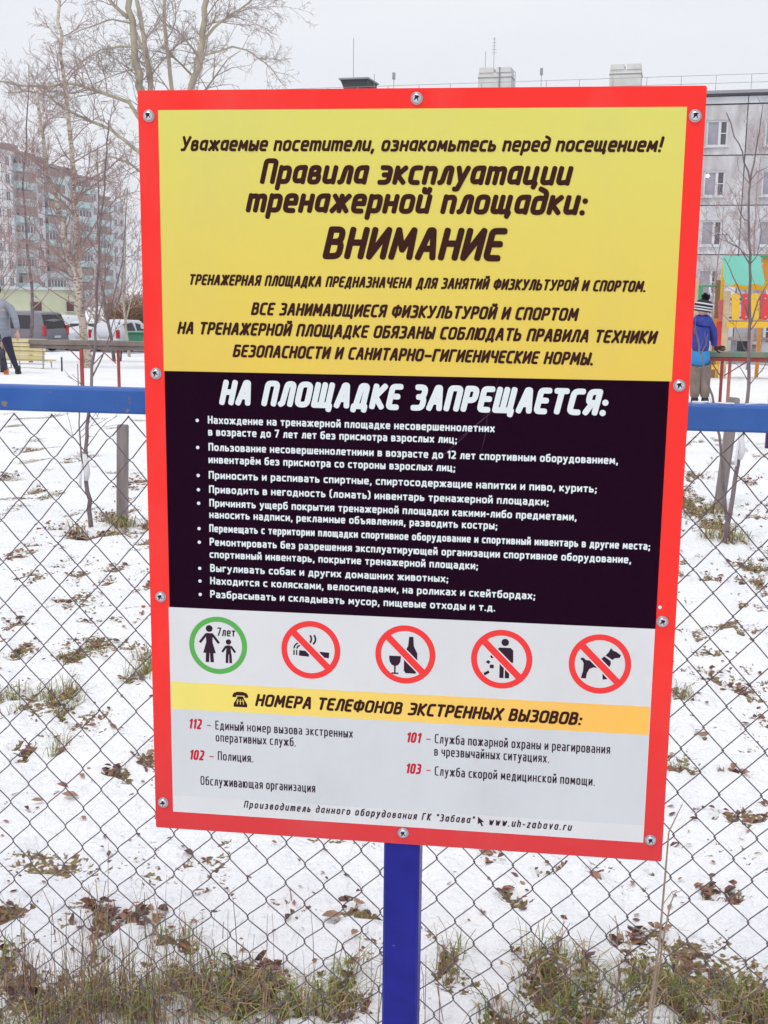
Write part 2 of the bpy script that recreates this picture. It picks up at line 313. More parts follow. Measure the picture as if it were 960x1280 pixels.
# ------------------------------------------------------------------ stroke lettering
# each glyph: width | strokes; a stroke is "radius;x,y[,r] ..." ('z' closes it)
CAPS = {
'А': (4.8, "0;0,0 1.9,10,.5 3,10,.5 4.8,0|0;1,3.2 4,3.2"), 'Б': (4.4, "0;3.9,10 0,10 0,0 4.3,0,2 4.3,5.7,2 0,5.7"),
'В': (4.4, "0;0,0 0,10 3.9,10,2 3.9,5.4,2 .6,5.4|0;.6,5.4 4.3,5.4,2.2 4.3,0,2.2 0,0"), 'Г': (3.8, "0;0,0 0,10 3.8,10"),
'Д': (5.4, "0;.1,-1.8 .1,0 5.3,0 5.3,-1.8|0;.9,0 1.8,10,@ 4.5,10,@ 4.5,0"), 'Е': (3.8, "0;3.8,10 0,10,@ 0,0,@ 3.8,0|0;0,5.2 3.4,5.2"),
'Ж': (6.8, "0;3.4,0 3.4,10|0;0,10 2.7,5.2 0,0|0;6.8,10 4.1,5.2 6.8,0|0;2.7,5.2 4.1,5.2"),
'З': (4.1, "0;0,10 3.8,10,2.2 3.8,5.3,2.2 1.4,5.3|0;1.4,5.3 4.1,5.3,2.4 4.1,0,2.4 0,0"), 'И': (4.6, "0;0,10 0,0 4.6,10 4.6,0"),
'Й': (4.6, "0;0,10 0,0 4.6,10 4.6,0|0;1.1,13 1.1,11.9,.9 3.5,11.9,.9 3.5,13"), 'К': (4.4, "0;0,0 0,10|0;4.2,10 .6,5 4.4,0"),
'Л': (4.6, "0;0,0 .8,.6,.5 1.5,10,@ 4.6,10,@ 4.6,0"), 'М': (6, "0;0,0 .5,10 3,2.8 5.5,10 6,0"), 'Н': (4.5, "0;0,0 0,10|0;4.5,0 4.5,10|0;0,5.2 4.5,5.2"),
'О': (4.8, "2.4;0,0 0,10 4.8,10 4.8,0 z"), 'П': (4.6, "0;0,0 0,10,@ 4.6,10,@ 4.6,0"), 'Р': (4.2, "0;0,0 0,10 4.2,10,2.3 4.2,4.4,2.3 0,4.4"),
'С': (4, "0;4,10 0,10,2.4 0,0,2.4 4,0"), 'Т': (4.6, "0;0,10 4.6,10|0;2.3,10 2.3,0"), 'У': (4.8, "0;0,10 2.6,3.4|0;4.8,10 2,0,1.2 .2,0"),
'Ф': (6.2, "2.4;0,1.6 0,8.6 6.2,8.6 6.2,1.6 z|0;3.1,-.2 3.1,10.2"), 'Х': (4.8, "0;0,0 4.8,10|0;0,10 4.8,0"), 'Ц': (5.4, "0;0,10 0,0 4.5,0 4.5,10|0;4.5,0 5.4,0 5.4,-1.9"),
'Ч': (4.3, "0;0,10 0,4.6,2 4.3,4.6|0;4.3,10 4.3,0"), 'Ш': (6.8, "0;0,10 0,0 6.8,0 6.8,10|0;3.4,0 3.4,10"), 'Щ': (7.6, "0;0,10 0,0 6.8,0 6.8,10|0;3.4,0 3.4,10|0;6.8,0 7.6,0,.4 7.5,-2"),
'Ъ': (5.4, "0;0,10 1.3,10 1.3,0 5.4,0,2.2 5.4,5.6,2.2 1.3,5.6"), 'Ы': (5.9, "0;0,10 0,0 3.7,0,2.2 3.7,5.6,2.2 0,5.6|0;5.9,0 5.9,10"), 'Ь': (4.2, "0;0,10 0,0 4.2,0,2.2 4.2,5.6,2.2 0,5.6"),
'Э': (4.3, "0;.1,10 4.3,10,2.4 4.3,0,2.4 0,0|0;1.3,5.2 4.3,5.2"), 'Ю': (6.7, "0;0,0 0,10|0;0,5.2 2.1,5.2|2.2;2.1,0 2.1,10 6.7,10 6.7,0 z"), 'Я': (4.3, "0;4.3,0 4.3,10 .1,10,2.2 .1,4.7,2.2 4.3,4.7|0;2.2,4.7 0,0"),
'0': (4.4, "2.2;0,0 0,10 4.4,10 4.4,0 z"), '1': (2.2, "0;.2,8.2 2.2,10 2.2,0"), '2': (4.2, "0;.1,10 4,10,2.2 4,5.6,2.2 0,0 4.2,0"), '3': (4.1, "0;0,10 3.8,10,2.2 3.8,5.3,2.2 1.4,5.3|0;1.4,5.3 4.1,5.3,2.4 4.1,0,2.4 0,0"),
'7': (4.2, "0;0,10 4.2,10 1.3,0"), '!': (.6, "0;.4,10 .4,3.4|0;.3,0 .3,0"), '(': (1.6, "0;1.6,11 0,9,2 0,1,2 1.6,-1"), ')': (1.6, "0;0,11 1.6,9,2 1.6,1,2 0,-1"), '"': (1.6, "0;0,10 0,8|0;1.6,10 1.6,8"),
'–': (4.4, "0;0,4.2 4.4,4.2"), '-': (2, "0;0,3.8 2,3.8"), '.': (.1, "0;0,0 0,0"), ',': (.5, "0;.4,.2 0,-2"), 'b_': (0, "")}
LOW = {
'а': (3.9, "0;.3,7 3.8,7,1.9 3.8,0|0;3.8,3.9 0,3.9,1.8 0,0,1.8 3.8,0"), 'б': (4.2, "2.1;0,0 0,6.4 4.2,6.4 4.2,0 z|0;0,3.2 0,9.2,2.4 4,10"),
'в': (3.9, "0;0,0 0,7 3.6,7,1.7 3.6,3.7,1.6 .5,3.7|0;.5,3.7 3.9,3.7,1.8 3.9,0,1.8 0,0"), 'г': (3, "0;0,0 0,7 3,7"), 'д': (4.9, "0;0,-1.8 0,0 4.9,0 4.9,-1.8|0;.8,0 1.5,7 4.1,7 4.1,0"),
'е': (4, "0;0,3.5 4,3.5 4,7,2 0,7,2 0,0,2 3.7,0"), 'ё': (4, "0;0,3.5 4,3.5 4,7,2 0,7,2 0,0,2 3.7,0|0;.9,9.6 .9,9.6|0;3.1,9.6 3.1,9.6"), 'ж': (6.2, "0;3.1,0 3.1,7|0;0,7 2.5,3.6 0,0|0;6.2,7 3.7,3.6 6.2,0|0;2.5,3.6 3.7,3.6"),
'з': (3.7, "0;0,7 3.4,7,1.6 3.4,3.7,1.6 1.3,3.7|0;1.3,3.7 3.7,3.7,1.8 3.7,0,1.8 0,0"), 'и': (4, "0;0,7 0,0 4,7 4,0"), 'й': (4, "0;0,7 0,0 4,7 4,0|0;.9,10.3 .9,9.3,.9 3.1,9.3,.9 3.1,10.3"),
'к': (3.8, "0;0,0 0,7|0;3.6,7 .6,3.6 3.8,0"), 'л': (4, "0;0,0 .6,.3,.4 1.3,7,.3 4,7 4,0"), 'м': (5.2, "0;0,0 .4,7 2.6,1.8 4.8,7 5.2,0"), 'н': (4, "0;0,0 0,7|0;4,0 4,7|0;0,3.6 4,3.6"),
'о': (4.2, "2.1;0,0 0,7 4.2,7 4.2,0 z"), 'п': (3.9, "0;0,0 0,7 3.9,7 3.9,0"), 'р': (4, "0;0,-3 0,7 4,7,2 4,0,2 0,0"), 'с': (3.5, "0;3.5,7 0,7,2.1 0,0,2.1 3.5,0"), 'т': (3.8, "0;0,7 3.8,7|0;1.9,7 1.9,0"),
'у': (4.1, "0;0,7 2.1,.8|0;4.1,7 1.3,-3,.7 .1,-3"), 'ф': (6, "2.1;0,0 0,7 6,7 6,0 z|0;3,-3 3,10"), 'х': (4, "0;0,0 4,7|0;0,7 4,0"), 'ц': (4.7, "0;0,7 0,0 3.9,0 3.9,7|0;3.9,0 4.7,0 4.7,-1.8"),
'ч': (3.8, "0;0,7 0,3,1.6 3.8,3|0;3.8,7 3.8,0"), 'ш': (6, "0;0,7 0,0 6,0 6,7|0;3,0 3,7"), 'щ': (6.8, "0;0,7 0,0 6,0 6,7|0;3,0 3,7|0;6,0 6.8,0 6.8,-1.8"),
'ъ': (4.8, "0;0,7 1.2,7 1.2,0 4.8,0,1.8 4.8,3.9,1.8 1.2,3.9"), 'ы': (5.2, "0;0,7 0,0 3.3,0,1.8 3.3,3.9,1.8 0,3.9|0;5.2,0 5.2,7"), 'ь': (3.7, "0;0,7 0,0 3.7,0,1.8 3.7,3.9,1.8 0,3.9"),
'э': (3.8, "0;0,7 3.8,7,2.1 3.8,0,2.1 0,0|0;1.2,3.6 3.8,3.6"), 'ю': (5.8, "0;0,0 0,7|0;0,3.6 1.8,3.6|1.9;1.8,0 1.8,7 5.8,7 5.8,0 z"), 'я': (3.8, "0;3.8,0 3.8,7 .1,7,1.8 .1,3.2,1.8 3.8,3.2|0;1.9,3.2 0,0"),
'w': (5.6, "0;0,7 1.5,0 2.8,6 4.1,0 5.6,7"), 'u': (3.8, "0;0,7 0,0,1.8 3.8,.2|0;3.8,7 3.8,0"), 'h': (3.8, "0;0,0 0,10|0;0,6.7 3.8,7,1.8 3.8,0"), 'z': (3.4, "0;0,7 3.4,7 0,0 3.4,0"), 'a': (3.9, "0;3.8,7 0,7,2 0,0,2 3.8,.2|0;3.8,7 3.8,0"),
'b': (4, "0;0,10 0,0 4,0,2 4,7,2 0,6.7"), 'v': (3.8, "0;0,7 1.9,0 3.8,7"), 'r': (2.6, "0;0,0 0,7|0;0,6 .9,7,.8 2.6,7"), ';': (.5, "0;.4,5.4 .4,5.4|0;.4,.2 0,-2"), ':': (.3, "0;.2,5.4 .2,5.4|0;.2,0 .2,0")}
ITA = {  # cursive lower-case forms of the heading face
'а': (4, "0;4,7 0,7,2.5 0,0,2.2 4,.9|0;4,7 4,0"), 'в': (3.9, "0;0,3.7 3.3,3.7,1.6 3.6,7,1.6 0,7,2.2 0,0,1.6 3.9,0,1.8 3.9,3.7,1.8 2.4,3.7"), 'и': (4, "0;0,7 0,0,1.6 4,.6|0;4,7 4,0"), 'й': (4, "0;0,7 0,0,1.6 4,.6|0;4,7 4,0|0;1,10.2 1,9,.9 3.2,9,.9 3.2,10.2"),
'п': (3.9, "0;0,0 0,7|0;0,6.3 3.9,7.2,2 3.9,0"), 'т': (6.4, "0;0,0 0,7|0;0,6.3 3.2,7.2,1.6 3.2,0|0;3.2,6.3 6.4,7.2,1.6 6.4,0"), 'д': (4.2, "2;0,0 0,6.6 4.2,6.6 4.2,0 z|0;4.2,3.3 4.2,9.2,2.6 1.2,10.6"),
'л': (4.2, "0;0,0 1,.4,1 1.7,7,1.5 4.2,7,1.1 4.2,0"), 'ц': (4.7, "0;0,7 0,0,1.6 4,.6|0;4,7 4,0 4.8,0,.5 4.3,-1.9"), 'щ': (7, "0;0,7 0,0,1.5 3.1,.5|0;3.1,7 3.1,0,1 6.2,.5|0;6.2,7 6.2,0 7,0,.5 6.5,-1.9"), 'р': (4, "0;-.1,-3 0,7|0;0,6.3 4,7.2,2 4,0,2 0,.3"),
'о': (4.2, "2.1;0,0 0,7 4.2,7 4.2,0 z")}

def fillet(pts, closed, seg):
    out = []; n_ = len(pts); rng = range(n_)
    for i in rng:
        x, y, r = pts[i]
        if (not closed and i in (0, n_-1)) or r <= .05: out.append((x, y, r <= .05 and (closed or i not in (0, n_-1)))); continue
        p = Vector((x, y)); a = Vector(pts[i-1][:2]) - p; c = Vector(pts[(i+1) % n_][:2]) - p
        la, lc = a.length, c.length; a.normalize(); c.normalize()
        k = a.angle(c); need = r/max(math.tan(k/2), .2)
        lim = lambda L, j: L*.5 if (closed or 0 < j < n_-1) else L
        t = min(need, lim(la, i-1), lim(lc, (i+1) % n_))
        P0, P2 = p+a*t, p+c*t
        for s_ in range(seg+1):
            u = s_/seg
            q = P0*(1-u)**2 + p*2*u*(1-u) + P2*u*u
            qq = (P0+P2)/2; cc = p  # pull towards a circle
            q = q + (q-qq)*0.0 + (p-q)*.12*math.sin(PI*u)
            out.append((q.x, q.y, False))
    return out
def stroke(mb, pts, wv, closed, M, yoff, cap=True, caps=5):
    # pts 2-D in glyph units; M maps (x,y)->sign (x,z); wv stroke width in mm (both axes)
    h = wv/2; P = []
    for q in pts:
        v = M(q[0], q[1])
        if not P or (v-P[-1]).length > 1e-4*wv: P.append(v)
    if closed and (P[0]-P[-1]).length < 1e-3*wv: P.pop()
    if len(P) == 1:
        n_ = 12; c = P[0]; mb.add([(c.x+h*1.08*math.cos(2*PI*i/n_), yoff, c.y+h*1.08*math.sin(2*PI*i/n_)) for i in range(n_)], [tuple(range(n_))]); return
    k = len(P); L = []; Rr = []
    for i in range(k):
        if closed: t0 = (P[i]-P[i-1]).normalized(); t1 = (P[(i+1) % k]-P[i]).normalized()
        else: t0 = (P[i]-P[max(i-1, 0)]); t1 = (P[min(i+1, k-1)]-P[i]); t0 = (t0 if t0.length > 0 else t1).normalized(); t1 = (t1 if t1.length > 0 else t0).normalized()
        t = (t0+t1).normalized(); nn = Vector((-t.y, t.x)); d = max(nn.dot(Vector((-t0.y, t0.x))), .55)
        L.append(P[i]+nn*h/d); Rr.append(P[i]-nn*h/d)
    yi = lambda i: yoff - .003*i
    vs = [(v.x, yi(i), v.y) for i, v in enumerate(L)] + [(v.x, yi(i), v.y) for i, v in enumerate(Rr)]
    fs = [(i, i+1, k+i+1, k+i) for i in range(k-1)] + ([(k-1, 0, k, 2*k-1)] if closed else [])
    fs = [f[::-1] for f in fs]
    mb.add(vs, fs)
    if not closed:
        for e, o in ((0, 1), (k-1, k-2)):
            t = (P[e]-P[o]).normalized(); nn = Vector((-t.y, t.x)); ring = []
            for j in range(caps+1):
                a = -PI/2 + PI*j/caps; ca, sa = math.cos(a), math.sin(a)
                ca = math.copysign(abs(ca)**.8, ca); sa = math.copysign(abs(sa)**.8, sa)
                ring.append(P[e] + t*h*ca*.92 + nn*h*sa)
            mb.add([(v.x, yi(e)-.001, v.y) for v in ring], [tuple(range(caps+1))])
UP = 1e-5*2
def text_line(mb, s, x0, x1, z, H, wt=.17, slant=0, ital=False, xh=7.3, gap=1.35, tilt=0, y0=0, seg=4, space=2.6, rcap=0):
    k = H/10; wu = wt*10
    items = []
    for ch in s:
        if ch == ' ': items.append(None); continue
        low = False
        if ital and ch in ITA: g = ITA[ch]; low = True
        elif ch in LOW: g = LOW[ch]; low = True
        else: g = CAPS[ch]
        items.append((g, low))
    tot = sum(space if i is None else i[0][0] + gap for i in items) - gap; fixed = wu*len(items)
    slx = slant*(H - wu*k)
    sx = ((x1-x0-(slx*.75 if slant else 0))/k - fixed)/tot
    x = 0; nst = 0
    for it in items:
        if it is None: x += space*sx + wu; continue
        (W, st), low = it
        for path in st.split('|'):
            rr, rest = path.split(';'); closed = rest.endswith('z'); pts = []
            for tok in rest.replace(' z', '').split(' '):
                q = tok.split(','); r = float(rr) if len(q) < 3 else (rcap if q[2] == '@' else float(q[2])); pts.append((float(q[0]), float(q[1]), r))
            fl = fillet(pts, closed, seg)
            def M(px, py, X=x):
                if low:
                    yy = wu/2 + py*(xh-wu)/7 if py <= 7 else (xh-wu/2) + (py-7)*(10-xh)/3
                    if py < 0: yy = wu/2 + py*.8
                else: yy = wu/2 + py*(10-wu)/10
                xx = X*k + (px*sx + wu/2)*k; zz = yy*k
                return Vector((x0 + xx + slant*(zz-wu*k/2), z + zz + tilt*(x0+xx)))
            # split at sharp corners so that every run is smooth
            runs = [[]]
            for (a, b_, sharp) in fl:
                runs[-1].append((a, b_))
                if sharp and not closed: runs.append([(a, b_)])
            for rn in runs:
                if len(rn) < 2: continue
                nst += 1; stroke(mb, rn, wu*k, closed, M, y0 - UP*(nst % 24)*1e3)
        x += (W+gap)*sx + wu
TILT = -.004

# ------------------------------------------------------------------ the sign (1 unit = 1 mm inside builders, scaled on the way out)
SIGN = thing('information_sign', 'large red framed rules board with yellow, black and white fields on a navy post', 'sign', (0, 0, 0))
red = grad_mat('red_print', 2, GZ+.25, GZ+.0, srgb(246, 54, 49), srgb(214, 62, 66), .05)
yel = grad_mat('yellow_print', 2, GZ+.97, GZ+.62, srgb(219, 212, 108), srgb(230, 196, 86), .03)
bandm = grad_mat('band_print', 0, -.32, .25, srgb(238, 222, 118), srgb(250, 192, 92), .03)
blk = mat('black_print', srgb(33, 2, 28), .5, col2=srgb(22, 1, 20), scale=500, detail=2, spec=.05)
whi = mat('white_print', srgb(214, 214, 216), .4, col2=srgb(220, 220, 221), scale=6)
gry = mat('grey_print', srgb(205, 207, 211), .4, col2=srgb(210, 212, 215), scale=5)
inkd = mat('brown_ink', srgb(58, 26, 20), .45, spec=.12); inkb = mat('black_ink', srgb(52, 30, 48), .45, spec=.12); inkw = mat('white_ink', srgb(222, 228, 230), .45, spec=.12)
inkr = mat('crimson_ink', srgb(190, 40, 58), .45, spec=.12); inkred = mat('red_ink', srgb(240, 62, 62), .45, spec=.12); inkg = mat('green_ink', srgb(92, 172, 84), .45, spec=.12)
edge = mat('panel_edge', (.75, .72, .72), .5)
def mm_build(mb, name, m, smooth=False, parent=SIGN):
    mb.v = [(v[0]/1000, v[1]/1000, v[2]/1000 + GZ) for v in mb.v]
    return mb.build(name, m, parent, smooth=smooth)
PH = 993
mb = MB()                                    # 4 mm composite panel with a pale core edge, slightly rounded corners
def rrect(x0, x1, z0, z1, r, n_=5):
    o = []
    for cx, cz, a0 in ((x1-r, z0+r, -PI/2), (x1-r, z1-r, 0), (x0+r, z1-r, PI/2), (x0+r, z0+r, PI)):
        for i in range(n_+1): a = a0+PI/2*i/n_; o.append((cx+r*math.cos(a), cz+r*math.sin(a)))
    return o
pl = rrect(-350, 350, 0, PH, 3)
mb.prism(pl, 0, .6, 0); mb.prism([(x*.9992, 1+z*.9985) for x, z in pl], .6, 3.4, 1); mb.prism(pl, 3.4, 4, 0)
mm_build(mb, 'board', [red, edge])
def field(name, x0, x1, z0, z1, y, m):
    q = MB(); q.box(((x0+x1)/2, y, (z0+z1)/2), (x1-x0, .1, z1-z0)); return mm_build(q, name, m)
field('yellow_field', -324, 328, 642, 969, -.10, yel); field('black_field', -323, 325, 322.3, 642, -.10, blk)
field('white_field', -324.5, 324.5, 25.5, 322.3, -.10, whi); field('yellow_band', -324, 323.4, 177.5, 216.4, -.25, bandm)
field('grey_field', -323.6, 323.6, 50, 177.5, -.2, gry)
LN = [
('hi', 17.4, 'Уважаемые посетители, ознакомьтесь перед посещением!', -296.1, 303.1, 917.4), ('hi', 29.6, 'Правила эксплуатации', -193.6, 197.1, 877.5), ('hi', 30.5, 'тренажерной площадки:', -212.2, 217.2, 842.5),
('hc', 38.1, 'ВНИМАНИЕ', -113.3, 117.5, 786.0), ('hc', 13.1, 'ТРЕНАЖЕРНАЯ ПЛОЩАДКА ПРЕДНАЗНАЧЕНА ДЛЯ ЗАНЯТИЙ ФИЗКУЛЬТУРОЙ И СПОРТОМ.', -288.7, 292.3, 751.2),
('hc', 15.4, 'ВСЕ ЗАНИМАЮЩИЕСЯ ФИЗКУЛЬТУРОЙ И СПОРТОМ', -206.7, 210.6, 714.4), ('hc', 15.4, 'НА ТРЕНАЖЕРНОЙ ПЛОЩАДКЕ ОБЯЗАНЫ СОБЛЮДАТЬ ПРАВИЛА ТЕХНИКИ', -304.8, 307.9, 688.2),
('hc', 15.4, 'БЕЗОПАСНОСТИ И САНИТАРНО–ГИГИЕНИЧЕСКИЕ НОРМЫ.', -231.5, 232.6, 660.1), ('hw', 31.5, 'НА ПЛОЩАДКЕ ЗАПРЕЩАЕТСЯ:', -250.0, 253.3, 597.3),
('b', 10.4, 'Нахождение на тренажерной площадке несовершеннолетних', -265.7, 110.2, 572.4), ('c', 10.4, 'в возрасте до 7 лет лет без присмотра взрослых лиц;', -265.5, 62.4, 556.7),
('b', 10.4, 'Пользование несовершеннолетними в возрасте до 12 лет спортивным оборудованием,', -265.4, 267.0, 536.5), ('c', 10.4, 'инвентарём без присмотра со стороны взрослых лиц;', -265.6, 61.0, 520.0),
('b', 10.4, 'Приносить и распивать спиртные, спиртосодержащие напитки и пиво, курить;', -265.6, 242.1, 499.1), ('b', 10.4, 'Приводить в негодность (ломать) инвентарь тренажерной площадки;', -265.5, 181.9, 479.9),
('b', 10.4, 'Причинять ущерб покрытия тренажерной площадки какими-либо предметами,', -265.4, 218.2, 461.6), ('c', 10.4, 'наносить надписи, рекламные объявления, разводить костры;', -265.7, 117.3, 446.0),
('b', 10.4, 'Перемещать с территории площадки спортивное оборудование и спортивный инвентарь в другие места;', -266.0, 312.6, 427.2), ('b', 10.4, 'Ремонтировать без разрешения эксплуатирующей организации спортивное оборудование,', -265.8, 289.7, 408.6),
('c', 10.4, 'спортивный инвентарь, покрытие тренажерной площадки;', -266.1, 93.7, 391.7), ('b', 10.4, 'Выгуливать собак и других домашних животных;', -265.6, 55.2, 372.6), ('b', 10.4, 'Находится с колясками, велосипедами, на роликах и скейтбордах;', -265.9, 169.2, 355.0),
('b', 10.4, 'Разбрасывать и складывать мусор, пищевые отходы и т.д.', -266.1, 117.7, 336.4),
('hc', 17.0, 'НОМЕРА ТЕЛЕФОНОВ ЭКСТРЕННЫХ ВЫЗОВОВ:', -205.5, 237.8, 186.2), ('n', 15.0, '112', -300.0, -280.4, 148), ('n', 15.0, '–', -274.6, -267.1, 148), ('l', 13.0, 'Единый номер вызова экстренных', -261.7, -70.0, 149.2), ('l', 13.1, 'оперативных служб.', -261.5, -148.9, 131.7),
('n', 15.0, '102', -300.0, -277.6, 102.6), ('n', 15.0, '–', -271.9, -263.5, 102.6), ('l', 13.2, 'Полиция.', -258.8, -208.9, 104.6), ('l', 13.3, 'Обслуживающая организация', -284.1, -121.7, 66.5),
('m', 10.6, 'Производитель данного оборудования ГК "Забава"', -222.8, 98.5, 36.8), ('m', 10.9, 'www.uh-zabava.ru', 117.2, 229.7, 36.1), ('n', 15.0, '101', 2.6, 23.6, 147.4), ('n', 15.0, '–', 29.1, 37.1, 147.4), ('l', 13.3, 'Служба пожарной охраны и реагирования', 41.8, 274.9, 148.8), ('l', 13.4, 'в чрезвычайных ситуациях.', 41.4, 195.4, 131.0),
('n', 15.0, '103', 2.5, 24.8, 102.9), ('n', 15.0, '–', 29.9, 37.9, 102.9), ('l', 13.4, 'Служба скорой медицинской помощи.', 42.7, 257.0, 102.6)]
STY = {'hi': (.188, .23, True, inkd, 'heading_text', 1.5), 'hc': (.20, .24, False, inkd, 'heading_text', 1.5), 'hw': (.22, .22, False, inkw, 'heading_text', 1.6), 'b': (.185, 0, False, inkw, 'rule_text', 0), 'c': (.185, 0, False, inkw, 'rule_text', 0),
       'n': (.19, .17, False, inkr, 'number_text', 0), 'l': (.12, 0, False, inkb, 'service_text', 0), 'm': (.15, .2, True, inkb, 'maker_text', 0)}
for k_, H, t_, a_, b_, z_ in LN:
    wt, sl_, it_, ink, nm, rc = STY[k_]; mb = MB()
    if k_[0] == 'h': H *= 1.07
    if t_ == '–': wt = .10
    if k_ in 'bc': H *= 1.03
    if H > 20: wt = wt if k_ == 'hw' else .195
    text_line(mb, t_, a_, b_, z_ + .5, H, wt, sl_, it_, xh=7.5 if k_ in ('hi', 'm') else 7.2, gap=(3.0 if k_ == 'm' else 1.7 if k_ == 'l' else .75 if k_[0] == 'h' else 1.1), tilt=TILT, y0=-.34, seg=5 if H > 20 else 3, rcap=rc, space=(4.0 if k_ == 'm' else 1.9))
    if k_ == 'b': n_ = 14; mb.add([(-280+2.3*math.cos(2*PI*i/n_), -.34, z_+5.6+2.3*math.sin(2*PI*i/n_)) for i in range(n_)], [tuple(range(n_))])
    mm_build(mb, nm, ink)
# pictograms: ring + symbol, unit circle scaled to 40.3 mm
def ring_mesh(c, ro, ri, y, n_=48):
    q = MB(); vs = [(c[0]+r*math.cos(2*PI*i/n_), y, c[1]+r*math.sin(2*PI*i/n_)) for r in (ro, ri) for i in range(n_)]
    q.add(vs, [(i, (i+1) % n_, n_+(i+1) % n_, n_+i) for i in range(n_)]); return q
def polys(c, y, lst, s=40.3):
    q = MB(); k = 0
    for P in lst:
        k += 1; q.add([(c[0]+x*s, y-.002*k, c[1]+z*s) for x, z in P], [tuple(range(len(P)))])
    return q
def circ(x, z, r, n_=14): return [(x+r*math.cos(2*PI*i/n_), z+r*math.sin(2*PI*i/n_)) for i in range(n_)]
def bar(x0, z0, x1, z1, wd, wd2=None):
    wd2 = wd2 or wd; d = Vector((x1-x0, z1-z0)).normalized(); nn = Vector((-d.y, d.x))
    return [(x0+nn.x*wd/2, z0+nn.y*wd/2), (x0-nn.x*wd/2, z0-nn.y*wd/2), (x1-nn.x*wd2/2, z1-nn.y*wd2/2), (x1+nn.x*wd2/2, z1+nn.y*wd2/2)]
def arc(x, z, r, a0, a1, wd):
    o = [(x+(r+wd/2)*math.cos(a0+(a1-a0)*i/6), z+(r+wd/2)*math.sin(a0+(a1-a0)*i/6)) for i in range(7)]
    return o + [(x+(r-wd/2)*math.cos(a0+(a1-a0)*i/6), z+(r-wd/2)*math.sin(a0+(a1-a0)*i/6)) for i in range(6, -1, -1)]
SYM = {
 0: [circ(-.30, .58, .12), [(-.42, .42), (-.18, .42), (-.19, .10), (-.08, -.28), (-.52, -.28), (-.41, .10)], bar(-.40, .38, -.63, .08, .085), bar(-.20, .38, .03, .08, .085), bar(-.36, -.24, -.38, -.60, .12), bar(-.23, -.24, -.21, -.60, .12),
     circ(.36, .14, .095), [(.29, .02), (.43, .02), (.45, -.30), (.27, -.30)], bar(.28, -.01, .14, -.22, .075), bar(.44, -.01, .59, -.22, .075), bar(.31, -.28, .30, -.60, .09), bar(.42, -.28, .43, -.60, .09)],
 1: [bar(-.40, -.12, -.06, -.14, .19), bar(.30, -.14, .62, -.16, .19), bar(-.48, -.02, -.48, -.20, .045), bar(-.57, -.02, -.57, -.20, .045), arc(-.35, .02, .22, 1.7, 3.1, .05), arc(-.35, .02, .12, 1.7, 3.1, .05), arc(-.18, .38, .20, -.9, .7, .06), arc(-.06, .38, .22, -.9, .7, .06)],
 2: [[(.12, .62), (.26, .62), (.28, .30), (.40, .06), (.40, -.56), (.34, -.64), (.02, -.64), (-.04, -.56), (-.04, .06), (.09, .30)], [(-.54, -.06), (-.14, -.06), (-.16, -.26), (-.24, -.38), (-.34, -.41), (-.44, -.38), (-.52, -.26)], bar(-.34, -.38, -.34, -.66, .05), bar(-.45, -.66, -.22, -.66, .05)],
 3: [circ(.10, .58, .125), [(-.08, .40), (.28, .40), (.37, .32), (.38, -.10), (.29, -.10), (.26, -.10), (-.08, -.10), (-.15, .10), (-.17, .32)], bar(.01, -.08, .01, -.64, .14), bar(.19, -.08, .19, -.64, .14), [(-.44, -.05), (-.36, -.10), (-.42, -.18), (-.52, -.12)], [(-.38, .10), (-.28, .14), (-.26, .04), (-.34, .02)], [(-.38, -.20), (-.25, -.20), (-.25, -.32), (-.38, -.32)], [(-.58, -.50), (-.42, -.40), (-.38, -.48), (-.54, -.58)]],
 4: [[(-.63, .13), (-.60, .19), (-.53, .19), (-.46, .12), (-.24, .10), (-.02, .12), (.13, .27), (.34, .12), (.35, .02), (.30, -.10), (.24, -.22), (.25, -.50), (.11, -.52), (.09, -.24), (-.06, -.14), (-.20, -.12), (-.33, -.18), (-.40, -.32), (-.43, -.51), (-.59, -.50), (-.53, -.25), (-.52, .0), (-.56, .09)], [(.17, .30), (.27, .42), (.33, .56), (.40, .48), (.52, .43), (.66, .33), (.62, .24), (.46, .22), (.40, .16)]]}
for i in range(5):
    c = (-256.2+128.1*i, 271.4); g = i == 0
    q = ring_mesh(c, 40.4, 33.4 if g else 32.6, -.34); pg = mm_build(q, 'pictogram', inkg if g else inkred)
    if not g:
        s_ = 40.4*.7071*.93
        q = MB(); q.add([(c[0]+x, -.40, c[1]+z) for x, z in bar(-s_*.97, s_*.97, s_*.97, -s_*.97, 9.2)], [(0, 1, 2, 3)]); mm_build(q, 'slash', inkred, parent=pg)
        q = MB(); q.add([(c[0]+x, -.37, c[1]+z) for x, z in bar(-s_*.8, s_*.8, s_*.8, -s_*.8, 12.4)], [(0, 1, 2, 3)]); mm_build(q, 'slash_margin', whi, parent=pg)
    q = polys(c, -.345, SYM[i]); mm_build(q, 'symbol', inkb, parent=pg)
    if g: q = MB(); text_line(q, '7лет', -257.5, -231.8, 283.9, 12, .15, .05, False, y0=-.35, tilt=TILT); mm_build(q, 'age_text', inkb, parent=pg)
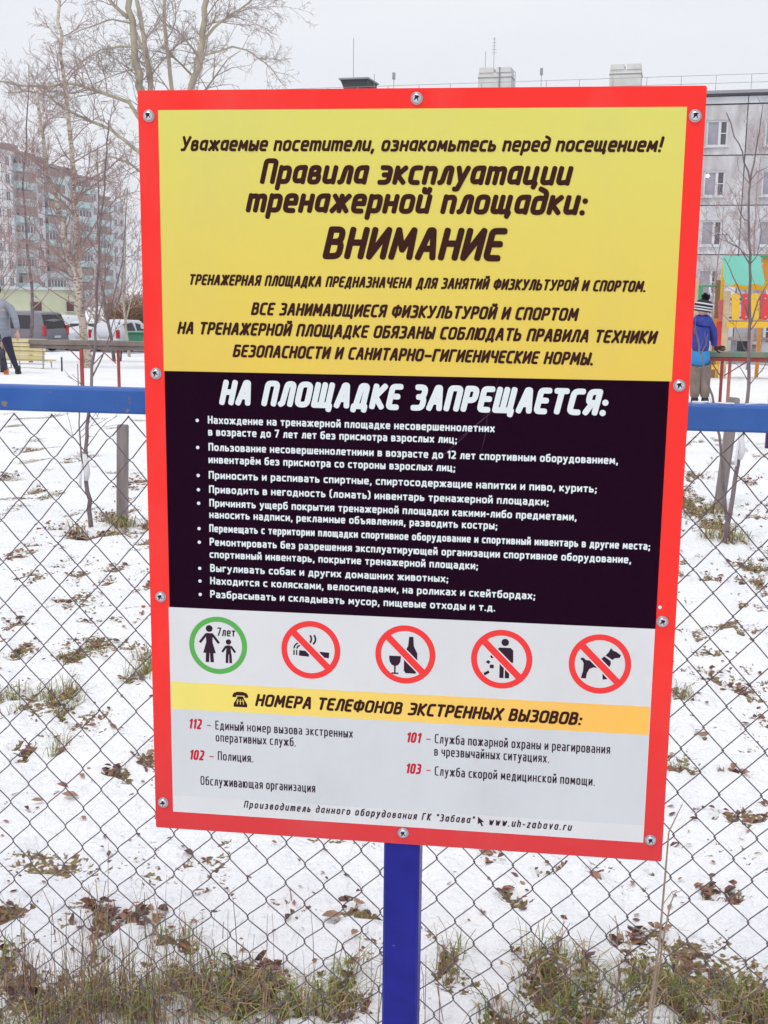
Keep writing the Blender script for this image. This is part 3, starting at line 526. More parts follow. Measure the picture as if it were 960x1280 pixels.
def grime(m, amt=.10, sc=5.5):
    n = m.node_tree; b = n.nodes['Principled BSDF']; l = b.inputs['Base Color'].links[0].from_socket if b.inputs['Base Color'].links else None
    t = n.nodes.new('ShaderNodeTexCoord'); mp_ = n.nodes.new('ShaderNodeMapping'); mp_.inputs['Scale'].default_value = (1, 1, .45); n.links.new(t.outputs['Object'], mp_.inputs[0])
    x = n.nodes.new('ShaderNodeTexNoise'); x.inputs['Scale'].default_value = sc; x.inputs['Detail'].default_value = 9; x.inputs['Roughness'].default_value = .68; n.links.new(mp_.outputs[0], x.inputs[0])
    r = n.nodes.new('ShaderNodeMapRange'); r.inputs[1].default_value = .50; r.inputs[2].default_value = .78; r.inputs[4].default_value = amt*2.4; n.links.new(x.outputs[0], r.inputs[0])
    m_ = n.nodes.new('ShaderNodeMix'); m_.data_type = 'RGBA'; n.links.new(r.outputs[0], m_.inputs[0]); m_.inputs[7].default_value = (.42, .38, .33, 1)
    if l: n.links.new(l, m_.inputs[6])
    else: m_.inputs[6].default_value = b.inputs['Base Color'].default_value
    n.links.new(m_.outputs[2], b.inputs['Base Color'])
    r2 = n.nodes.new('ShaderNodeMapRange'); r2.inputs[3].default_value = .36; r2.inputs[4].default_value = .62; n.links.new(x.outputs[0], r2.inputs[0]); n.links.new(r2.outputs[0], b.inputs['Roughness'])
for m_g, a_g in ((red, .05), (yel, .06), (whi, .09), (gry, .09), (bandm, .06)): grime(m_g, a_g)
# telephone and arrow symbols
q = polys((-226, 195.8), -.36, [[(-.98, .55), (-.8, .85), (-.35, 1), (.35, 1), (.8, .85), (.98, .55), (.98, .28), (.52, .28), (.52, .52), (-.52, .52), (-.52, .28), (-.98, .28)], [(-.36, .42), (.36, .42), (.45, .12), (.85, -.55), (.85, -.95), (-.85, -.95), (-.85, -.55), (-.45, .12)]], 11.2)
ph = mm_build(q, 'telephone_symbol', inkd)
scm = mat('scuffed_print', srgb(78, 50, 74), .6, spec=.1)
for pts_ in ([(94, 590), (112, 640)], [(94, 590), (20, 520)], [(100, 600), (92, 545)], [(60, 560), (118, 612)]):
    sq = MB(); a_, b_ = pts_; n9 = 9; vv = []
    for i in range(n9+1):
        f_ = i/n9; cx_ = a_[0]+(b_[0]-a_[0])*f_+3*math.sin(f_*3); cz_ = a_[1]+(b_[1]-a_[1])*f_; w9 = .32*math.sin(PI*f_)+.04; vv += [(cx_-w9, -.21, cz_+w9), (cx_+w9, -.21, cz_-w9)]
    sq.add(vv, [(2*i, 2*i+1, 2*i+3, 2*i+2) for i in range(n9)]); mm_build(sq, 'scratch', scm)
q = polys((-226, 195.8), -.42, [bar(-.28, .05, -.42, -.6, .09), bar(0, .05, 0, -.6, .09), bar(.28, .05, .42, -.6, .09), bar(-.5, -.2, .5, -.2, .05)], 11.2); mm_build(q, 'dial', bandm, parent=ph)
q = polys((107, 40.5), -.36, [[(-.6, 1), (.62, -.05), (.1, -.1), (.45, -.85), (.15, -1), (-.18, -.25), (-.6, -.6)]], 7); mm_build(q, 'arrow_symbol', inkb)
# screws: washer, domed head, raised cross whose dark colour paints the recess shade
steel = mat('zinc_steel', (.68, .69, .74), .3, 1, col2=(.55, .56, .61), scale=300); dark = mat('recess_shade', (.035, .03, .045), .7, .2)
wm = MB(); Mx = Matrix.Rotation(PI/2, 4, 'X')
wm.lathe([(7.6, 0), (7.6, .7), (7.2, 1.0), (5.8, 1.05)], 28, 0, Mx)
hm = MB(); hm.lathe([(5.9, .9), (5.9, 1.6), (5.5, 2.5), (4.6, 3.3), (3.2, 3.9), (1.6, 4.15), (.2, 4.2)], 28, 0, Mx)
rm = MB()
rm.add([(x, -4.05-.25*abs(math.cos(0)), z) for x, z in []], [])
cross = []
for i in range(4):
    a = PI/2*i; ca, sa = math.cos(a), math.sin(a)
    for x, z in ((.95, .95), (3.7, .75), (3.7, -.75)): cross.append((x*ca-z*sa, x*sa+z*ca))
rm.prism(cross[::-1], -4.3, -3.0)
SCR = [(-336.2, 962.1), (3.4, 980.9), (338.1, 958.5), (-334.6, 638.2), (337.4, 637.0), (-335.2, 336.2), (333.2, 332.6), (-338.6, 38.1), (.9, 16.5), (333.7, 29.9)]
proto = []
for mbx, nm, mt in ((hm, 'screw', steel), (wm, 'washer', mat('washer_steel', (.42, .42, .46), .35, 1)), (rm, 'recess', dark)):
    mbx.v = [(v[0]/1000, v[1]/1000, v[2]/1000) for v in mbx.v]
    o = mbx.build(nm, mt, None, smooth=False); proto.append(o)
    if nm != 'recess': o.data.polygons.foreach_set('use_smooth', [len(p.vertices) == 4 for p in o.data.polygons])
for p in proto: p.rotation_mode = 'XYZ'
for i, (x, z) in enumerate(SCR):
    h_, w_, r_ = proto if i == 0 else [p.copy() for p in proto]
    if i:
        for p in (h_, w_, r_): COL.objects.link(p)
    h_.parent = SIGN; h_.location = (x/1000, -.00005, GZ+z/1000); h_.rotation_euler = (0, R.uniform(0, 1.5), 0); w_.parent = h_; r_.parent = h_
h2 = MB(); h2.lathe([(2.3, 0), (2.3, .2), (.1, .25)], 12, 0, Mx); h2.v = [(v[0]/1000+.3291, v[1]/1000, v[2]/1000+GZ+.3515) for v in h2.v]; h2.build('empty_hole', edge, SIGN)
# post and brackets
navy = mat('navy_paint', srgb(20, 24, 124), .4, col2=srgb(28, 30, 138), scale=30, bump=.15, bscale=300, dist=.0005, spec=.25)
pm = MB(); pm.bbox((0, 0, 0), (1.62, .05, .05), .003)
o = pm.build('post', navy, SIGN, (-.0012, .0295, .72)); o.rotation_euler = (0, PI/2, 0)
for z in (.14, .87):
    q = MB(); q.bbox((0, 0, 0), (.6, .003, .03), .0008); q.build('crossbar', navy, SIGN, (0, .0016+.0041, GZ+z))
q = MB(); q.bbox((-.0012, .0295, 1.5312), (.054, .054, .003), .0006); q.build('post_cap', mat('black_plastic', (.02, .02, .02), .5), SIGN)

# ------------------------------------------------------------------ chain-link fence
FY = CAM.y + 2.05
blue = mat('blue_paint', srgb(44, 90, 166), .5, col2=srgb(62, 108, 178), scale=9, bump=.4, bscale=90, dist=.0015, spec=.28, lo=.3, hi=.8)
n = blue.node_tree; b = n.nodes['Principled BSDF']; src = b.inputs['Base Color'].links[0].from_socket
t = n.nodes.new('ShaderNodeTexCoord'); x = n.nodes.new('ShaderNodeTexNoise'); x.inputs['Scale'].default_value = 38; x.inputs['Detail'].default_value = 8; n.links.new(t.outputs['Object'], x.inputs[0])
r = n.nodes.new('ShaderNodeValToRGB'); r.color_ramp.elements[0].position = .665; r.color_ramp.elements[1].position = .69; n.links.new(x.outputs[0], r.inputs[0])
m_ = n.nodes.new('ShaderNodeMix'); m_.data_type = 'RGBA'; n.links.new(r.outputs[0], m_.inputs[0]); n.links.new(src, m_.inputs[6]); m_.inputs[7].default_value = (.22, .18, .16, 1); n.links.new(m_.outputs[2], b.inputs['Base Color'])
def chips(m, thr, sc, col=(.20, .14, .11)):
    n = m.node_tree; b = n.nodes['Principled BSDF']; src = b.inputs['Base Color'].links[0].from_socket
    t = n.nodes.new('ShaderNodeTexCoord'); x = n.nodes.new('ShaderNodeTexNoise'); x.inputs['Scale'].default_value = sc; x.inputs['Detail'].default_value = 9; x.inputs['Roughness'].default_value = .62; n.links.new(t.outputs['Object'], x.inputs[0])
    r = n.nodes.new('ShaderNodeValToRGB'); r.color_ramp.elements[0].position = thr; r.color_ramp.elements[1].position = thr+.02; n.links.new(x.outputs[0], r.inputs[0])
    m_ = n.nodes.new('ShaderNodeMix'); m_.data_type = 'RGBA'; n.links.new(r.outputs[0], m_.inputs[0]); n.links.new(src, m_.inputs[6]); m_.inputs[7].default_value = (*col, 1); n.links.new(m_.outputs[2], b.inputs['Base Color'])
chips(blue, .67, 75); chips(blue, .70, 30, (.40, .48, .60)); chips(navy, .69, 55, (.16, .13, .16)); chips(navy, .70, 21, (.12, .15, .42))
wire = mat('galvanised_wire', (.165, .14, .17), .5, .3, col2=(.105, .08, .10), scale=20)
RT = at(480, 511, 2.05).z; RZ = RT + .001
FEN = thing('chain_link_fence', 'chain-link fence of thin grey wire hung under a blue painted steel rail behind the sign', 'fence', (0, FY, 0))
q = MB(); q.bbox((0, 0, 0), (7.2, .045, .0445), .004); q.build('top_rail', blue, FEN, (.1, .0, RZ)).rotation_euler = (0, .0045, 0)
for xx in (-1.78, 1.62):
    q = MB(); q.bbox((0, 0, 0), (1.42, .05, .05), .003); o = q.build('post', blue, FEN, (xx, .05, .70)); o.rotation_euler = (0, PI/2, 0)
frost = mat('frost', (.85, .88, .93), .6)
q = MB(); xx = -2.2
while xx < 2.2:
    l = R.uniform(.01, .06)
    if R.random() < .75:
        sz = R.uniform(.003, .008)
        q.tube([(xx, R.uniform(-.014, .016), RZ+.0222), (xx+l*.5, R.uniform(-.012, .014), RZ+.0228), (xx+l, R.uniform(-.012, .016), RZ+.0222)], [sz*.3, sz*.35, sz*.3], 5)
    xx += l + R.uniform(0, .02)
tag(q.build('rail_frost', frost, FEN), kind='stuff')
A = .0356; PER = .0795; TOPZ = RZ - .0225
def dfm(x, z):
    dn = (TOPZ - z)
    k = min(dn/1.0, 1.2)
    dx = .012*noise.noise(Vector((x*1.6, z*1.4, 1)))*k*1.6 + .005*noise.noise(Vector((x*6, z*6, 3)))*k + .02*k*k*(x > -.2)*0
    dy = .02*noise.noise(Vector((x*1.3, z*1.1, 6)))*k
    dz = .012*noise.noise(Vector((x*1.5, z*1.6, 9)))*k + .003*noise.noise(Vector((x*7, z*5, 4)))*k - .012*k*k*math.sin(x*1.7+.6)
    return dx, dy, dz
nrow = int((TOPZ-.02)/(PER/2))
for i in range(-58, 48):
    x0 = (i+.35)*A; pts = []
    for j in range(nrow+1):
        side = 1 if (i+j) % 2 else 0
        z = TOPZ - .002 - j*PER/2
        xn = x0 + side*A
        x_in = (1 if side else -1)*.0016            # hook past the neighbour at each knot
        bow = min(max((TOPZ-z)/1.0, 0), 1)
        ddx, ddy, ddz = dfm(xn, z)
        yy = (-.0017 if side else .0017)
        for e in ((-.085, 0), (0, 1), (.085, 0)) if j else ((0, 1),):
            f_ = e[0]; inward = abs(f_)*A*2*(-1 if side else 1)*(.85-.45*bow)
            pts.append(Vector((xn + x_in*e[1] + ddx + inward*(1-e[1]), yy*(1 if e[1] else .3) + ddy - .004, z - f_*PER*(.55+.5*bow) + ddz)))
    q = MB(); q.tube(pts, .00118, 5, cap=False); q.build('wire', wire, FEN, smooth=True)

# ------------------------------------------------------------------ buildings
Z75 = base_z(200)
def conc(name, c, c2, sc=.6, bump=.2): return mat(name, c, .85, col2=c2, scale=sc, bump=bump, bscale=6, dist=.02, spec=.2, stretch=(1, 1, .35))
pan = conc('grey_concrete_panel', (.55, .56, .59), (.72, .73, .75), .9)
pan2 = conc('stained_concrete_panel', (.42, .385, .39), (.70, .695, .71), 1.1)
joint = mat('dark_joint', (.30, .26, .25), .9, col2=(.44, .38, .35), scale=3)
frm = mat('white_window_frame', (.72, .72, .74), .5); glassm = mat('window_glass', (.26, .25, .30), .12, spec=.8, col2=(.46, .44, .50), scale=.8)
glassd = mat('dark_window_glass', (.10, .08, .10), .12, spec=.8); roofm = mat('roof_felt', (.10, .10, .115), .8); metal = mat('grey_metal', (.35, .35, .38), .5, .4)
lamp = bpy.data.materials.new('lamp_glow'); lamp.use_nodes = True; lb_ = lamp.node_tree.nodes['Principled BSDF']; lb_.inputs['Emission Color'].default_value = (1, .78, .5, 1); lb_.inputs['Emission Strength'].default_value = 1.6
def share(name, me, parent, loc): o = link(name, me, parent, loc); return o
def mesh_of(mb, name, mats):
    o = mb.build(name, mats); me = o.data; bpy.data.objects.remove(o); return me

# five-storey panel house behind the playground, right
P0 = at(300, 240, 77.5); P1 = at(960, 240, 73.0)
u = Vector((P1.x-P0.x, P1.y-P0.y, 0)); LENX = u.length; ang = math.atan2(u.y, u.x)
topz = at(960, 113, 73).z; botz = Z75 - .2
PAN = thing('panel_building', 'long grey five-storey concrete panel apartment house behind the playground at the right', 'apartment building', (P0.x, P0.y, botz), ang)
bayw = 66/FPX*73; nb = 11; fh = 57.2/FPX*73; hgt = topz - botz
xw = Vector((at(896.5, 165, 73.4).x - P0.x, at(896.5, 165, 73.4).y - P0.y, 0)).dot(u)/LENX   # a window axis
x_first = xw - bayw*8 - bayw/2
q = MB(); q.box((x_first+nb*bayw/2+bayw*.5, 6.3, hgt/2-.2), (nb*bayw+bayw-.1, 12, hgt-.4)); q.build('core_wall', joint, PAN)
topw = at(896, 150, 73.4).z - botz              # window tops of the upper floor
ww, wh = 25/FPX*73, 30/FPX*73
def panel_mesh(nm, m):
    q = MB(); W, H = bayw-.06, fh-.06; zc = 0
    x0, x1 = -ww/2, ww/2; z1_ = fh - .87; z0_ = z1_ - wh
    q.box(((-W/2+x0)/2, 0, H/2), (x0+W/2, .3, H)); q.box(((W/2+x1)/2, 0, H/2), (W/2-x1, .3, H))
    q.box((0, 0, z0_/2), (ww, .3, z0_)); q.box((0, 0, (H+z1_)/2), (ww, .3, H-z1_)); return mesh_of(q, nm, m)
pm1, pm2 = panel_mesh('wall_panel', pan), panel_mesh('wall_panel', pan2)
def window_mesh():
    q = MB(); t_ = .11
    for c, d in (((0, 0, t_/2), (ww, .08, t_)), ((0, 0, wh-t_/2), (ww, .08, t_)), ((-ww/2+t_/2, 0, wh/2), (t_, .08, wh-2*t_)), ((ww/2-t_/2, 0, wh/2), (t_, .08, wh-2*t_)), ((.14, 0, wh/2), (.15, .09, wh-2*t_)), ((.38, 0, wh/2), (.44-.06, .06, .05))): q.box(c, d)
    q.box((0, -.14, -.03), (ww+.16, .16, .05)); return mesh_of(q, 'window', frm)
wmsh = window_mesh()
qa = MB(); qa.box((-.24, .03, wh/2), (.7, .02, wh-.1)); pa = mesh_of(qa, 'pane', glassm)
qb = MB(); qb.box((.36, .03, wh/2), (.40, .02, wh-.1)); pb = mesh_of(qb, 'pane', glassd)
ztop0 = hgt - (at(960, 113, 73).z - at(896, 150, 73.3).z)   # z of upper window tops
for f_ in range(6):
    zb = ztop0 - (fh-.87) - f_*fh
    if zb < -1.5: break
    for k in range(nb+1):
        xx = x_first + bayw/2 + k*bayw
        if zb > -.05: share('wall_panel', pm2 if R.random() < .45 else pm1, PAN, (xx, 0, zb))
        else: q = MB(); q.box((xx, 0, (zb+fh)/2), (bayw-.06, .3, zb+fh)); q.build('plinth', pan2, PAN); continue
        w_ = share('window', wmsh, PAN, (xx, -.03, zb + fh-.87-wh))
        share('pane', pa, w_, (0, 0, 0)); share('pane', pb, w_, (0, 0, 0))
zt = ztop0 - (fh-.87) + fh
q = MB()
for k in range(nb+1): q.box((x_first+bayw/2+k*bayw, .02, (zt+hgt-.25)/2), (bayw-.04, .3, hgt-.25-zt-.06))
q.build('parapet', pan, PAN)
q = MB(); q.box((x_first+nb*bayw/2+bayw/2, 6.2, hgt-.12), (nb*bayw+bayw+.5, 12.9, .24)); q.build('roof', roofm, PAN)
q = MB(); q.box((x_first+nb*bayw/2+bayw/2, -.3, hgt+.004-.05), (nb*bayw+bayw+.5, .12, .17)); q.build('roof_edge', metal, PAN)
q = MB(); xe = x_first+nb*bayw+bayw; xx = x_first
while xx < xe: q.tube([(xx, .1, hgt), (xx, .1, hgt+.95)], .022, 4); xx += 1.95
for z in (.95, .5): q.tube([(x_first, .1, hgt+z), (xe, .1, hgt+z)], .016, 4)
q.build('roof_railing', metal, PAN)
q = MB(); q.tube([(x_first-.25, -.2, hgt), (x_first-.25, -.2, 0)], .06, 6); q.build('drain_pipe', metal, PAN)
def on_roof(px, dy): p = at(px, 100, 76 if px < 700 else 74); return (Vector((p.x, p.y, 0)) - Vector((P0.x, P0.y, 0))).dot(u)/LENX
ventm = mat('vent_concrete', (.72, .71, .67), .85, col2=(.82, .81, .78), scale=2)
for px, wd, h_, pipes in ((614, 2.05, 1.7, True), (778, 1.85, 1.6, False)):
    xx = on_roof(px, 0); q = MB(); q.box((xx, 2.5, hgt+h_/2-.1), (wd, 1.2, h_-.2)); q.box((xx-wd*.26, 2.5, hgt+h_-.05), (wd*.44, 1.3, .3)); q.box((xx+wd*.26, 2.5, hgt+h_-.05), (wd*.44, 1.3, .3))
    v_ = q.build('vent_shaft', ventm, PAN, (0, 0, max(0, at(px, 84, 76.5).z-botz-hgt-h_))); q = MB(); q.box((xx, 2.5, hgt+h_*.72), (wd+.06, 1.26, .05)); q.build('shaft_band', metal, v_)
    if pipes: q = MB(); q.tube([(xx+wd*.15, 1.85, hgt), (xx+wd*.15, 1.85, hgt+h_+.1)], .05, 5); q.tube([(xx+wd*.62, 1.9, hgt), (xx+wd*.62, 1.9, hgt+h_-.2), (xx+wd*.15, 1.9, hgt+h_-.2)], .03, 4); q.build('pipe', metal, v_)
dk = mat('dark_sheet_metal', (.05, .05, .06), .6)
xx = on_roof(435, 0); q = MB(); q.prism([(xx-.7, hgt), (xx+.75, hgt), (xx+.85, hgt+.6), (xx-.95, hgt+.6)], 1, 3.2); hx = at(446, 102.5, 79).z-botz-hgt-.7; q.box((xx, 2.1, hgt+.0-hx*.5), (1.3, 2, hx)); v_ = q.build('roof_hatch', dk, PAN, (0, 0, hx)); q = MB(); q.box((xx-.05, 2.1, hgt+.65), (1.95, 2.5, .1)); q.build('hatch_cover', metal, v_)
for px, h_, nm in ((427, 3.3, 0), (612, 3.0, 1), (601, 2.2, 2), (481, .95, 3), (674, .9, 3), (455, 1.1, 2)):
    xx = on_roof(px, 0); q = MB(); q.tube([(xx, 2.0, hgt), (xx, 2.0, hgt+h_+.9)], .022, 4)
    if nm == 1:
        for e in range(5): q.box((xx, 2.0, hgt+h_+.8-e*.2), (.22+.03*e, .02, .02))
    if nm == 3: q.box((xx, 2, hgt+h_+.9), (.16, .16, .4))
    q.build('antenna', metal, PAN)
q = MB(); q.tube([(on_roof(552, 0), 1, hgt+.3), (on_roof(682, 0), 1, hgt+.36)], .06, 5); q.build('roof_pipe', metal, PAN)
# the lamp shining behind a third-floor window
lx = (Vector((at(884.5, 220, 73.2).x, at(884.5, 220, 73.2).y, 0)) - Vector((P0.x, P0.y, 0))).dot(u)/LENX
q = MB(); q.lathe([(.01, -.10), (.05, -.085), (.085, -.05), (.10, 0), (.085, .05), (.05, .085), (.01, .10)], 16); q.build('window_lamp', lamp, PAN, (lx, -.08, at(884.5, 219.5, 73.2).z-botz), smooth=True)

# nine-storey block far left, receding to the right in steps
tile = mat('white_tile_cladding', (.74, .74, .76), .7, col2=(.82, .82, .83), scale=1.5); turq = mat('turquoise_balcony_panel', (.36, .52, .53), .7, col2=(.48, .62, .63), scale=1)
brn = mat('brown_loggia_wood', (.23, .155, .135), .8, col2=(.36, .29, .26), scale=1.2); gpan = conc('pale_panel', (.50, .51, .54), (.64, .64, .67), .5)
A0 = at(-90, 300, 172); B0 = at(186, 300, 256); ua = Vector((B0.x-A0.x, B0.y-A0.y, 0)); LA = ua.length; aa = math.atan2(ua.y, ua.x)
BLK = thing('apartment_block', 'far nine-storey apartment block with turquoise balconies receding behind the birch at the left', 'apartment building', (A0.x, A0.y, Z75-.2), aa)
def along(px, D):                            # distance along the front where the pixel column crosses it
    lo, hi = -20, LA+80
    for _ in range(40):
        m = (lo+hi)/2; p = Vector((A0.x, A0.y, 0)) + ua.normalized()*m; qv = p + Vector((0, 0, CAM.z)) - CAM; sx = 480+FPX*qv.dot(rgt)/qv.dot(fwd)
        if sx < px: lo = m
        else: hi = m
    return lo
secs = [(-90, 21, 't', 0, 0, 0), (21, 47, 'b', 1.3, 0, .4), (47, 70, 'p', 0, 1.6, -.6), (70, 96, 'b', .2, 2.2, -.2), (96, 110, 'p', 0, 3.2, -2), (110, 136, 'b', .2, 3.2, -.8), (136, 152, 'p', 0, 4.6, -2.6), (152, 170, 'b', 0, 5.6, -3.5), (170, 192, 'p', 0, 6.4, -4)]
HB = at(20, 187, 190).z - Z75 + .2; F9 = 2.82
wq = MB(); wq.box((0, 0, .7), (1.3, .12, 1.4)); wfar = mesh_of(wq, 'window', glassd)
fq = MB(); fq.box((0, -.08, -.06), (1.5, .05, .1)); fq.box((0, -.08, 1.46), (1.5, .05, .1)); fq.box((-.7, -.08, .7), (.1, .05, 1.4)); fq.box((.7, -.08, .7), (.1, .05, 1.4)); fq.box((.1, -.08, .7), (.07, .05, 1.4)); ffar = mesh_of(fq, 'frame', frm)
for x0p, x1p, kd, out, yoff, dz in secs:
    s0, s1 = along(x0p, 0), along(x1p, 0); top = HB + dz; W = s1-s0
    q = MB(); q.box(((s0+s1)/2, 6+yoff, top/2), (W-.04, 12, top)); wl = q.build('wall', tile if kd == 't' else gpan, BLK)
    q = MB(); q.box(((s0+s1)/2, 6+yoff-.3, top+.25), (W+.1, 12.5, .5)); q.build('roof', brn if kd == 'b' else gpan, wl)
    if kd == 'b': q = MB(); q.box(((s0+s1)/2-W*.1, 4+yoff, top+1.0), (W*.6, 5, 1.5)); q.build('lift_housing', brn, wl)
    fl = 0; z = top - F9 + .1
    while z > 0:
        if kd == 'b':
            bx_ = (s0+s1)/2; bw = W*.86
            q = MB(); q.box((bx_, yoff-.9, z+.50), (bw, .12, 1.1)); q.box((bx_-bw/2, yoff-.45, z+.5), (.1, .8, 1.1)); q.box((bx_+bw/2, yoff-.45, z+.5), (.1, .8, 1.1)); q.box((bx_, yoff-.45, z-.1), (bw, .9, .12)); bl = q.build('balcony', turq, BLK)
            q = MB(); op = R.random()
            if op < .6: q.box((bx_, yoff-.8, z+1.7), (bw-.2, .1, 1.3)); q.build('loggia_screen', brn, bl)
            else:
                q.box((bx_, yoff-.3, z+1.6), (bw-.4, .1, 1.2)); q.build('loggia_window', glassd, bl); q = MB()
                for e in range(6): q.box((bx_-bw/2+.3+e*bw/6, yoff-.84, z+1.6), (.12, .06, 1.25))
                tag(q.build('glazing_bars', frm, bl), kind='stuff')
        else:
            nwin = max(1, int(W/(3.2 if kd == 't' else 3.0)))
            for e in range(nwin):
                wn = share('window', wfar, BLK, (s0+(e+.5)*W/nwin, yoff-.0, z+.9)); share('frame', ffar, wn, (0, 0, 0))
        z -= F9
    if kd == 't':
        q = MB(); zz = 1.4
        while zz < top-.5: q.box(((s0+s1)/2, yoff-.02, zz), (W, .05, .1)); zz += F9/2
        for e in range(int(W/1.6)): q.box((s0+.8+e*1.6, yoff-.025, top/2), (.08, .05, top-.4))
        q.build('tile_joints', joint, BLK)

# yellow low service building
G0 = at(-60, 380, 60); G1 = at(97, 380, 64); ug = Vector((G1.x-G0.x, G1.y-G0.y, 0)); LG = ug.length; zg = base_z(60)-.1
YEL = thing('service_building', 'low pale yellow building with small brown windows behind the silver van', 'building', (G0.x, G0.y, zg), math.atan2(ug.y, ug.x))
ymat = mat('pale_yellow_render', (.76, .79, .54), .85, col2=(.83, .85, .62), scale=1.2); hg = at(20, 362, 61).z - zg
q = MB(); q.box((LG/2, 3, hg/2), (LG, 6, hg)); q.build('wall', ymat, YEL)
q = MB(); q.box((LG/2, 3, hg+.06), (LG+.4, 6.5, .12)); q.build('roof', mat('roof_snow', (.75, .77, .8), .8), YEL)
for px, pw in ((-30, 13), (43, 14), (87, 9)):
    gx = LG*(px+60)/157.; wx = pw/FPX*61; zz = at(px, 384, 61).z - zg
    q = MB(); q.box((gx, -.02, zz), (wx, .12, .5)); wn = q.build('window', mat('brown_shutter', (.17, .085, .085), .7), YEL)
    q = MB(); q.box((gx, -.06, zz-.30), (wx+.16, .12, .06)); q.build('sill', frm, wn)

# ------------------------------------------------------------------ vehicles
tyre = mat('tyre_rubber', (.02, .02, .022), .8); rimm = mat('wheel_rim', (.45, .46, .5), .35, .8); cargl = mat('tinted_car_glass', (.022, .016, .022), .1, spec=.6); redl = mat('tail_light', (.55, .02, .03), .25, spec=.6)
trim = mat('black_trim', (.03, .03, .032), .6); plate = mat('number_plate', (.7, .7, .7), .5)
def car(name, label, loc, rot, paint, L, W, H, st, wb, rw, glass, tail, group='cars parked beyond the playground'):
    # st: stations (x from rear 0..L, belt z, roof z, roof half-width factor); car runs +X forwards, rear at 0
    t = thing(name, label, 'car', loc, rot, group)
    q = MB(); vs = []; nS = len(st)
    for x, zb, zr, rf, lowz in st:
        hw = W/2*(1 - .06*max(0, (x-L*.8)/(L*.2)) - .03*max(0, (.3-x)/.3)); rh = hw*rf
        prof = [(-hw*.88, lowz), (-hw*.98, lowz+.12), (-hw, (lowz+zb)/2), (-hw*.97, zb), (-rh, zr-.07), (-rh+.12, zr), (0, zr+.02), (rh-.12, zr), (rh, zr-.07), (hw*.97, zb), (hw, (lowz+zb)/2), (hw*.98, lowz+.12), (hw*.88, lowz)]
        vs += [(x, y, z) for y, z in prof]
    n_ = 13; fs = [(i*n_+j, i*n_+j+1, i*n_+n_+j+1, i*n_+n_+j) for i in range(nS-1) for j in range(n_-1)] + [tuple(range(n_))[::-1], tuple(range((nS-1)*n_, nS*n_))] + [((i+1)*n_, i*n_, i*n_+n_-1, (i+1)*n_+n_-1) for i in range(nS-1)]
    q.add(vs, fs); o = q.build('body', paint, t, smooth=True)
    md = o.modifiers.new('edge', 'BEVEL'); md.width = .03; md.segments = 2; md.limit_method = 'ANGLE'; md.angle_limit = .6
    def P(x, k, sd_, off=.012):
        for a, b2 in zip(st, st[1:]):
            if a[0] <= x <= b2[0]: f_ = (x-a[0])/(b2[0]-a[0]+1e-9); break
        lp = lambda i: a[i]+(b2[i]-a[i])*f_
        hw = W/2; y0_ = hw*.97; y1_ = hw*lp(3); z0_, z1_ = lp(1), lp(2)-.07
        return Vector((x, sd_*(y0_+(y1_-y0_)*k+off), z0_+(z1_-z0_)*k))
    for xa, xb, ka, kb in glass:
        for sd_ in (-1, 1):
            q = MB(); c = [P(xa+.06*(1-0), ka, sd_), P(xb, ka, sd_), P(xb-.05, kb, sd_), P(xa+.12, kb, sd_)]; inn = [v+Vector((0, -sd_*.03, 0)) for v in c]
            q.add(c+inn, [(0, 1, 2, 3), (7, 6, 5, 4), (0, 4, 5, 1), (1, 5, 6, 2), (2, 6, 7, 3), (3, 7, 4, 0)]); q.build('side_window', cargl, t)
    # rear and front screens follow the first / windscreen stations
    a, b2 = tail['a'], tail['b']; q = MB()
    def scr(s0_, s1_, k0, k1, dx, nm, m):
        h0 = W/2*.97*.92; h1 = W/2*s1_[3]*.90; v0 = Vector((s0_[0], 0, s0_[1])); v1 = Vector((s1_[0], 0, s1_[2]))
        pa_ = v0.lerp(v1, k0); pb_ = v0.lerp(v1, k1); n2 = Vector((dx, 0, .01)); ha = h0+(h1-h0)*k0; hb = h0+(h1-h0)*k1
        c = [pa_+Vector((0, -ha, 0))+n2, pa_+Vector((0, ha, 0))+n2, pb_+Vector((0, hb, 0))+n2, pb_+Vector((0, -hb, 0))+n2]; inn = [v-n2*3 for v in c]
        qq = MB(); qq.add(c+inn, [(0, 1, 2, 3), (7, 6, 5, 4), (0, 4, 5, 1), (1, 5, 6, 2), (2, 6, 7, 3), (3, 7, 4, 0)]); qq.build(nm, m, t)
    scr(st[a], st[b2], .1, .88, -.05, 'rear_window', cargl); scr(st[tail['wa']], st[tail['wb']], .08, .9, .02, 'windscreen', cargl)
    for sd_ in (-1, 1):
        q = MB(); zt_ = tail['lz']; q.bbox((0, 0, 0), (.14, .16, tail['lh']), .02); o = q.build('tail_light', redl, t, (.05, sd_*(W/2-.09), zt_))
        q = MB(); q.bbox((0, 0, 0), (.1, .3, .14), .02); q.build('headlight', glassm, t, (L-.09, sd_*(W/2-.28), tail['hz']))
        q = MB(); q.bbox((0, 0, 0), (.18, .16, .15), .03); q.build('mirror', trim if tail.get('bm') else paint, t, (tail['mx'], sd_*(W/2+.08), st[tail['wb']][1]+.08))
    q = MB(); q.bbox((0, 0, 0), (.16, W*.94, .22), .04); q.build('bumper', trim if tail.get('bb') else paint, t, (-.03, 0, st[0][4]+.16))
    q = MB(); q.bbox((0, 0, 0), (.02, .5, .11), .005); q.build('number_plate', plate, t, (-.045, 0, st[0][4]+.40))
    Mw = Matrix.Rotation(PI/2, 4, 'X')
